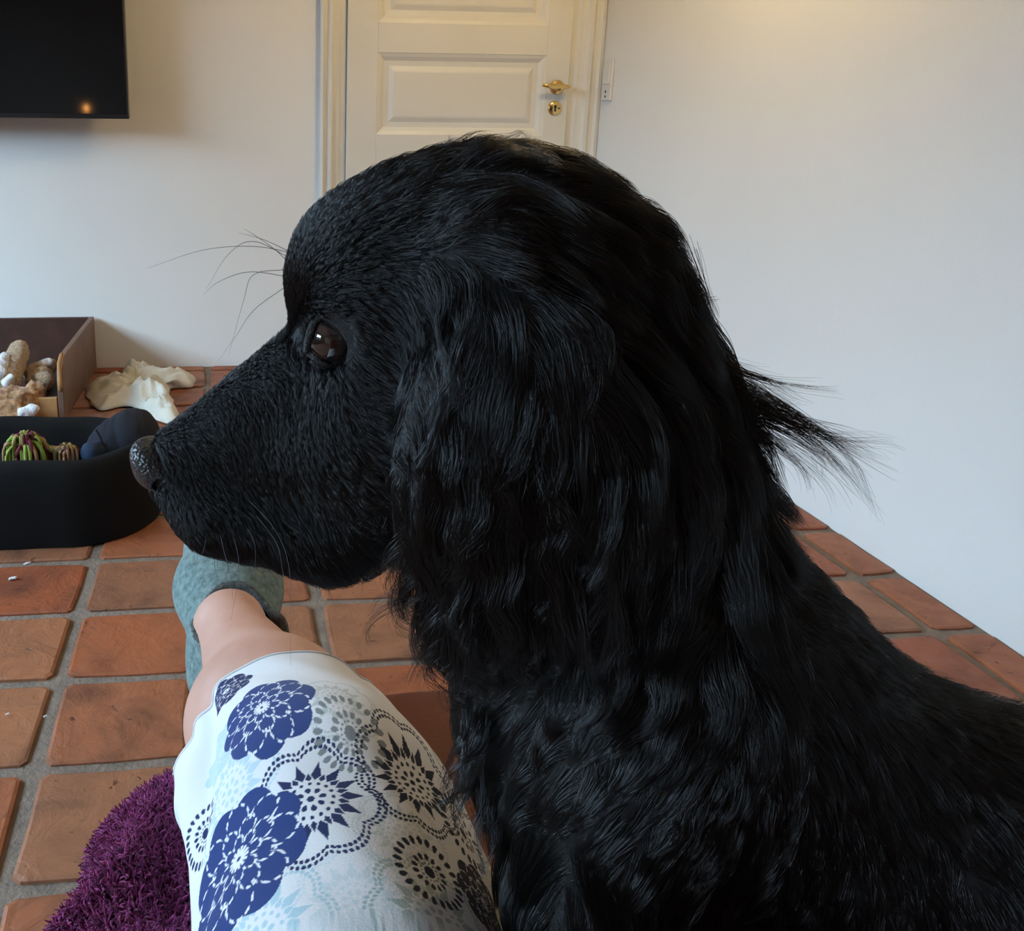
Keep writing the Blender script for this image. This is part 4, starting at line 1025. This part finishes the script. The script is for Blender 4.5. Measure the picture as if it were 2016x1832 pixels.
# combing guides: (u, v, du, dv, length mm, lift, wave, clump, height mm)
GUIDES = [
 (330, 850, .8, -.5, 3, .15, 0, .2, 1.5), (380, 900, .7, .2, 4, .2, 0, .3, 2), (345, 985, .5, .8, 5, .25, 0, .3, 2), (400, 960, .6, .6, 5, .2, 0, .3, 2), (400, 1050, .7, .6, 8, .25, 0, .4, 3),
 (450, 860, .45, .8, 5, .2, 0, .4, 2), (470, 960, .5, .8, 6, .2, 0, .4, 2.5), (550, 850, .35, .9, 6, .2, 0, .4, 2.5), (560, 960, .5, .8, 7, .2, 0, .4, 2.5), (640, 790, .3, .95, 7, .2, 0, .45, 3),
 (450, 745, .75, -.6, 3, .15, 0, .2, 1.5), (540, 660, .45, -.85, 4, .2, 0, .2, 1.5), (520, 740, .5, .3, 4, .15, 0, .3, 2), (590, 700, .2, .9, 4, .15, 0, .3, 2),
 (690, 790, .75, .6, 8, .2, 0, .5, 3), (740, 780, .98, .1, 9, .2, 0, .5, 3), (760, 880, .95, .2, 10, .2, 0, .5, 3), (680, 900, .75, .6, 9, .2, 0, .5, 3), (620, 1000, .75, .55, 9, .2, 0, .5, 3), (730, 980, .9, .4, 11, .2, 0, .5, 3.5), (760, 1060, .8, .6, 14, .3, 0, .5, 4),
 (500, 1060, .6, .7, 9, .3, 0, .5, 4), (580, 1090, .6, .75, 12, .35, 0, .5, 5), (650, 1110, .6, .75, 14, .4, .1, .5, 5), (430, 1090, .5, .8, 9, .3, 0, .4, 4),
 (575, 560, .2, -1, 5, .25, 0, .3, 2), (600, 460, .5, -.85, 8, .25, 0, .4, 3), (640, 520, .7, -.5, 7, .2, 0, .4, 3), (700, 370, .85, -.4, 11, .25, 0, .5, 4), (680, 450, .85, -.4, 10, .2, 0, .5, 3.5), (640, 590, .7, -.2, 6, .15, 0, .4, 2.5), (720, 560, .95, .05, 9, .2, 0, .5, 3), (760, 650, .9, .4, 10, .2, 0, .5, 3), (740, 700, .95, .3, 9, .2, 0, .5, 3), (800, 600, .9, .45, 14, .2, .05, .6, 4), (800, 480, .97, .15, 14, .2, .05, .6, 4), (780, 420, .9, -.3, 14, .2, .05, .6, 4), (830, 700, .7, .75, 16, .2, .1, .6, 4),
 (800, 330, .9, -.3, 14, .25, .05, .5, 4), (880, 380, .85, -.45, 22, .25, .1, .6, 6), (960, 300, 1, -.12, 22, .3, .1, .6, 6), (1050, 310, .98, .2, 24, .3, .1, .6, 6), (980, 390, .95, -.15, 26, .25, .15, .65, 6), (1080, 400, .9, .35, 28, .25, .15, .65, 6), (1130, 350, .8, .55, 24, .3, .1, .6, 6),
 (900, 470, .95, .2, 26, .25, .15, .7, 7), (980, 480, .85, .5, 34, .25, .2, .7, 8), (950, 560, .35, .95, 36, .2, .2, .75, 8), (900, 600, -.05, 1, 34, .2, .2, .75, 7), (1030, 590, .4, .9, 42, .2, .2, .75, 9), (1100, 500, .75, .65, 36, .25, .2, .7, 8), (1160, 600, .5, .85, 44, .2, .25, .75, 9), (1180, 450, .75, .65, 28, .25, .1, .6, 7), (1260, 520, .7, .75, 28, .25, .1, .6, 7), (1320, 650, .6, .8, 40, .25, .2, .7, 8),
 (870, 720, -.12, 1, 42, .2, .3, .8, 8), (840, 820, -.12, 1, 46, .2, .4, .8, 8), (820, 930, -.1, 1, 48, .2, .55, .85, 8), (830, 1050, 0, 1, 46, .25, .8, .85, 9), (860, 1150, .1, 1, 44, .25, .9, .85, 9),
 (960, 760, 0, 1, 50, .2, .3, .8, 9), (1060, 760, .2, 1, 52, .2, .3, .8, 10), (960, 920, 0, 1, 52, .2, .5, .85, 10), (1080, 950, .05, 1, 54, .2, .5, .85, 10), (980, 1100, 0, 1, 50, .25, .8, .85, 10), (1100, 1130, 0, 1, 48, .25, .7, .85, 10), (1200, 780, .4, .9, 50, .2, .3, .8, 10), (1210, 980, .0, 1, 54, .2, .4, .8, 10), (1200, 1150, -.2, 1, 46, .2, .6, .8, 9),
 (1330, 820, .35, .95, 50, .25, .3, .75, 10), (1420, 800, .7, .7, 45, .3, .2, .7, 10), (1360, 980, 0, 1, 56, .2, .35, .8, 10), (1460, 1000, .05, 1, 46, .2, .3, .75, 9), (1400, 1130, -.3, .95, 42, .2, .4, .75, 8), (1480, 1130, -.1, 1, 30, .2, .2, .6, 6), (1300, 1200, -.4, .9, 34, .2, .4, .75, 7),
 (940, 1390, -.05, 1, 28, .25, .2, .7, 7), (930, 1520, -.3, .95, 28, .3, .2, .7, 7), (1020, 1420, -.5, .85, 24, .2, .15, .7, 5), (1130, 1430, -.75, .65, 22, .2, .1, .75, 5), (1250, 1420, -.6, .8, 20, .2, .1, .75, 4.5), (1180, 1540, -.5, .85, 22, .2, .1, .75, 5), (1330, 1520, -.3, .95, 20, .2, .1, .75, 4.5), (1420, 1600, -.12, 1, 18, .2, .1, .7, 4), (1000, 1640, -.1, 1, 26, .3, .2, .7, 6), (1120, 1700, .2, 1, 24, .25, .1, .7, 5), (1020, 1780, .3, .95, 22, .25, .1, .7, 5), (1250, 1700, 0, 1, 20, .2, .1, .7, 4.5),
 (1540, 1150, .55, .85, 14, .2, 0, .6, 3.5), (1640, 1200, .8, .55, 12, .2, 0, .5, 3), (1850, 1350, .8, .55, 12, .2, 0, .5, 3), (1600, 1400, .2, 1, 15, .2, .05, .65, 3.5), (1800, 1550, .3, .95, 15, .2, .05, .65, 3.5), (1550, 1700, 0, 1, 16, .2, .05, .65, 3.5), (1900, 1750, .3, .95, 16, .2, .05, .65, 3.5), (2150, 1600, .7, .7, 14, .2, 0, .5, 3), (1400, 2000, 0, 1, 12, .2, 0, .5, 3), (1900, 2200, .3, .9, 14, .2, 0, .5, 3),
]
GA = np.array([[*dl(g[0], g[1], 0.045)[:2], *g[2:]] for g in GUIDES])
GA[:, 2:4] = unit(GA[:, 2:4])
def guide(ab, cols):
    out = np.zeros((len(ab), len(cols)))
    for i in range(0, len(ab), 20000):
        q = ab[i:i+20000]; d2 = ((q[:, None, :]-GA[None, :, :2])**2).sum(2)
        w = 1/(d2+(22*K)**2)**2; w /= w.sum(1, keepdims=True); out[i:i+20000] = w @ GA[:, cols]
    return out
def in_ell(ab, u, v, ru, rv, w=0.04):
    p = dl(u, v, w); return ((ab[:, 0]-p[0])/(ru*K))**2 + ((ab[:, 1]-p[1])/(rv*K))**2 < 1
def grow(R, seg, Ls=1.0, hs=1.0, clump_n=22, jit=0.16, cs=1.0, seed=1):
    rg_ = np.random.default_rng(seed); n = len(R)
    gp = guide(R[:, :2], [4, 5, 6, 7, 8])
    L = gp[:, 0]*1e-3*rg_.uniform(0.6, 1.2, n)*Ls; lift = gp[:, 1]; wav = gp[:, 2]; clp = gp[:, 3]; H = gp[:, 4]*1e-3*rg_.random(n)**1.2*hs
    # clump parents
    npar = max(8, n//clump_n); kd = kdtree.KDTree(npar)
    for i in range(npar): kd.insert(R[i], i)
    kd.balance(); par = np.array([kd.find(p)[1] for p in R]); ph = rg_.uniform(0, 6.283, npar)[par] + rg_.normal(0, 0.35, n)
    wl = rg_.uniform(0.016, 0.030, npar)[par]; side_j = rg_.normal(0, jit, n) + rg_.normal(0, jit*1.2, npar)[par]
    p = R.copy(); pts = [p.copy()]; st = (L/seg)[:, None]
    for k in range(seg):
        nn = D.grad(p); fv = D.sample(p); d2 = guide(p[:, :2], [2, 3]); d = np.column_stack([d2, np.zeros(n)])
        d = d - nn*(nn*d).sum(1, keepdims=True); d = unit(d); bi = np.cross(nn, d)
        t = (k+1)/seg; tgt = H*np.minimum(1, t*1.6) + 0.0006
        corr = np.clip((tgt-fv)/st[:, 0], -0.45, 0.75)
        s = L*t; wave = wav*1.1*np.cos(6.283*s/wl+ph)*min(1, t*2)
        dr = unit(d + bi*(side_j*(0.5+0.5*t)+wave)[:, None] + nn*(corr + lift*0.6*(1-t))[:, None])
        p = p + dr*st; pts.append(p.copy())
    P = np.stack(pts, 1)
    tt = np.linspace(0, 1, seg+1)[None, :, None]
    PP = P[par]; w = np.clip(clp*cs*rg_.uniform(0.75, 1.05, n), 0, 0.97)[:, None, None]*tt**0.8
    return P*(1-w) + PP*w, L
def coat(name, R, seg, rad, seed, **kw):
    P, L = grow(R, seg, seed=seed, **kw)
    k = P.shape[1]; prof = np.interp(np.linspace(0, 1, k), [0, 0.5, 1], [1.0, 0.85, 0.15])
    rr_ = rad*np.random.default_rng(seed+9).uniform(0.7, 1.25, len(P))
    o = hair_curves(name, to_world(P), rr_[:, None]*prof[None, :], M_FUR, dog); o['kind'] = 'stuff'; return o
def lenmap(c): return guide(c[:, :2], [4])[:, 0]
near = lambda c: np.where(c[:, 2] > -0.015, 1.0, 0.35)
vis = lambda c: near(c)*np.where((c[:, 1] > dl(1200, 1900, 0)[1]) | (c[:, 0] > dl(2150, 1500, 0)[0]), 0.25, 1.0)
def keep(R):
    ab = R[:, :2]; m = in_ell(ab, 648, 668, 46, 52, ec) | in_ell(ab, 298, 916, 36, 42, 0.008)
    return R[~m]
short = lambda c: vis(c)*np.clip(13/lenmap(c), 1, 2.4)*np.clip((17-lenmap(c))/5, 0, 1)*np.where(c[:, 0] < dl(1300, 900, 0)[0], 1, 0)
longm = lambda c: vis(c)*np.clip((lenmap(c)-11)/5, 0, 1)*np.where((c[:, 0] < dl(1530, 900, 0)[0]), 1, 0)
bodym = lambda c: vis(c)*np.where(c[:, 0] >= dl(1280, 900, 0)[0], 1, 0)*np.clip((32-lenmap(c))/8, 0, 1)
R = keep(sample_surface(DV, DQ, 90000, short)); coat('face_fur', R, 4, 0.00010, 11, clump_n=10, cs=1.0)
R = keep(sample_surface(DV, DQ, 60000, longm)); coat('long_fur', R, 10, 0.00011, 12, clump_n=110, cs=1.15, Ls=1.15, hs=1.25)
R = keep(sample_surface(DV, DQ, 46000, bodym)); coat('body_fur', R, 5, 0.00012, 13, clump_n=26, cs=1.0, jit=0.11)

# ---- free locks: tuft flipping off the neck, curls at the ear edge, stray hairs, whiskers
def locks(name, specs, rad, mat, seed):
    rg_ = np.random.default_rng(seed); allp, allr = [], []; k = 14; tq = np.linspace(0, 1, k)
    for path, cnt, spread0, spread1, curl in specs:
        base = smooth_path([dl(*q) for q in path], 5); s = np.linspace(0, 1, len(base)); base = np.stack([np.interp(tq, s, base[:, i]) for i in range(3)], 1)
        per = 16
        for _l in range(max(1, cnt//per)):
            m0 = rg_.normal(0, spread0, 3); m1 = rg_.normal(0, spread1, 3); mph = rg_.uniform(0, 6.28); mfr = rg_.uniform(0.9, 2.0); ml = rg_.uniform(0.65, 1.05); mc = curl*rg_.uniform(0.4, 1.5)
            for _ in range(per):
                lf = ml*rg_.uniform(0.8, 1.02); b_ = np.stack([np.interp(np.minimum(tq*lf, 1), tq, base[:, i]) for i in range(3)], 1)
                o0 = m0 + rg_.normal(0, spread0*0.35, 3); o1 = m1 + rg_.normal(0, spread1*0.22, 3); ph = mph + rg_.normal(0, 0.25)
                wob = np.stack([np.sin(tq*6.28*mfr+ph), np.cos(tq*6.28*mfr+ph), np.sin(tq*5*mfr+ph)], 1)*(mc*tq)[:, None]
                allp.append(b_ + o0*(1-tq)[:, None] + o1*tq[:, None]**1.5 + wob); allr.append(rad*rg_.uniform(0.7, 1.2)*np.interp(tq, [0, .6, 1], [1, .8, .2]))
    o = hair_curves(name, to_world(np.array(allp)), np.array(allr), mat, dog); o['kind'] = 'stuff'; return o
W = 0.02
locks('neck_tuft', [
 ([(1310, 650, W), (1420, 720, W), (1530, 770, W), (1610, 800, W)], 96, .0035, .006, .0014),
 ([(1340, 700, W), (1450, 770, W), (1560, 830, W), (1665, 905, W), (1725, 1010, W)], 176, .006, .006, .0018),
 ([(1350, 760, W), (1450, 800, W), (1560, 860, W), (1650, 920, W), (1700, 980, W)], 192, .006, .009, .0018),
 ([(1360, 780, W), (1460, 830, W), (1520, 870, W), (1550, 910, W), (1560, 970, W)], 80, .005, .004, .001),
 ([(1360, 740, W), (1450, 795, W), (1510, 830, W), (1560, 850, W)], 192, .004, .008, .0015),
 ([(1380, 800, W), (1470, 850, W), (1505, 900, W), (1520, 980, W)], 160, .005, .003, .001)], 0.000085, M_FUR, 31)
locks('stray_fur', [
 ([(960, 300, 0), (1010, 274, 0), (1045, 274, 0)], 64, .005, .002, .001), ([(830, 315, 0), (870, 290, 0), (900, 276, 0)], 32, .004, .003, .001), ([(1130, 345, 0), (1170, 350, 0), (1190, 356, 0)], 48, .003, .003, .001), ([(1170, 380, 0), (1200, 405, 0), (1220, 420, 0)], 32, .004, .003, .001),
 ([(1210, 430, 0), (1260, 455, 0), (1310, 472, 0)], 64, .005, .003, .001), ([(1280, 490, 0), (1330, 515, 0), (1360, 540, 0)], 48, .006, .003, .001), ([(1340, 550, 0), (1390, 605, 0), (1410, 640, 0)], 48, .006, .003, .001),
 ([(620, 440, 0), (655, 390, 0), (690, 362, 0)], 32, .005, .002, .0005), ([(580, 520, 0), (580, 490, 0), (590, 470, 0)], 32, .004, .002, .0005)], 0.00007, M_FUR, 32)
locks('ear_curls', [
 ([(835, 920, 0.032), (835, 960, 0.048), (815, 1050, .056), (795, 1110, .054), (772, 1145, .05), (792, 1165, .05)], 176, .005, .005, .0055),
 ([(845, 1020, 0.032), (845, 1060, 0.048), (825, 1150, .056), (800, 1200, .052), (786, 1225, .05), (800, 1245, .05)], 208, .005, .005, .0055),
 ([(860, 1070, 0.032), (860, 1110, 0.048), (845, 1220, .056), (845, 1290, .052), (860, 1325, .05), (890, 1335, .05)], 256, .005, .005, .006),
 ([(890, 1080, 0.036), (890, 1120, 0.052), (880, 1240, .058), (900, 1320, .056), (940, 1355, .055), (960, 1330, .055)], 336, .006, .005, .006),
 ([(940, 1060, 0.042), (940, 1100, 0.058), (930, 1260, .062), (960, 1340, .06), (1000, 1375, .058)], 320, .007, .006, .0035),
 ([(1010, 1060, 0.046), (1010, 1100, 0.062), (1020, 1270, .066), (1050, 1350, .062)], 320, .007, .006, .0035), ([(1100, 1040, 0.048), (1100, 1080, 0.064), (1120, 1250, .07), (1130, 1345, .068)], 320, .007, .006, .0035),
 ([(1180, 1020, 0.050), (1180, 1060, 0.066), (1200, 1220, .072), (1170, 1310, .072)], 320, .007, .006, .0035),
 ([(830, 760, 0.030), (830, 800, 0.046), (805, 900, .054), (800, 1000, .054), (785, 1070, .052)], 240, .003, .003, .002), ([(870, 600, 0.030), (870, 640, 0.046), (845, 740, .054), (820, 850, .054), (805, 920, .054)], 240, .004, .003, .0015),
 ([(965, 1400, .03), (940, 1450, .045), (910, 1530, .05), (880, 1600, .05)], 160, .006, .006, .002), ([(960, 1480, .03), (925, 1540, .045), (890, 1580, .05), (868, 1600, .05)], 96, .006, .005, .002), ([(990, 1550, .03), (960, 1620, .045), (950, 1700, .05)], 128, .008, .006, .002)], 0.00012, M_FUR, 33)
mw, nt, b = mat_new('whisker'); b.inputs['Base Color'].default_value = (0.16, 0.16, 0.17, 1); b.inputs['Roughness'].default_value = 0.25
def whisk(name, paths, rad):
    P = []
    for pth in paths:
        s = smooth_path([dl(*q) for q in pth], 6); t = np.linspace(0, 1, len(s)); tq = np.linspace(0, 1, 12); P.append(np.stack([np.interp(tq, t, s[:, i]) for i in range(3)], 1))
    return hair_curves(name, to_world(np.array(P)), np.tile(rad*np.interp(np.linspace(0, 1, 12), [0, .5, 1], [1, .8, .25]), (len(P), 1)), mw, dog)
F_ = -0.02
whisk('brow_whiskers', [[(580, 500, F_), (520, 472, F_), (470, 458, F_)], [(578, 498, F_), (500, 485, F_), (400, 492, F_), (290, 528, F_)], [(575, 510, F_), (500, 475, F_), (450, 500, F_), (405, 570, F_)], [(570, 530, F_), (500, 540, F_), (480, 590, F_), (450, 700, F_)],
 [(568, 560, F_), (500, 610, F_), (465, 660, F_), (430, 710, F_)], [(570, 545, F_), (490, 535, F_), (430, 555, F_), (400, 580, F_)], [(572, 520, F_), (540, 490, F_), (500, 462, F_), (480, 450, F_)]], 0.00016)
wm = 0.028
mwp = [[(490, 985, wm), (540, 1040, wm+.004), (568, 1110, wm+.006), (572, 1200, wm+.006), (572, 1310, wm+.006)], [(505, 1015, wm), (545, 1070, wm+.004), (558, 1130, wm+.006), (580, 1210, wm+.006)], [(430, 1035, wm-.006), (440, 1080, wm), (455, 1140, wm), (458, 1180, wm)], [(450, 1030, wm-.006), (466, 1080, wm), (470, 1130, wm), (455, 1220, wm)],
 [(480, 1028, wm-.004), (498, 1060, wm), (503, 1090, wm), (500, 1150, wm)], [(408, 1025, wm-.008), (405, 1060, wm-.004), (400, 1085, wm-.004), (385, 1120, wm-.004)], [(620, 1140, .01), (625, 1180, .012), (615, 1215, .012)]]
rw = random.Random(3)
for _ in range(46):
    u = rw.uniform(380, 740); v = 1085 + 45*max(0, 1-abs(u-650)/120) + rw.uniform(-15, 5) - max(0, (420-u)*0.5); l_ = rw.uniform(18, 75)
    mwp.append([(u, v, rw.uniform(-.015, .022)), (u+rw.uniform(-4, 10), v+l_*0.5, .01), (u+rw.uniform(-12, 20), v+l_, .01)])
whisk('muzzle_whiskers', mwp, 0.00014)
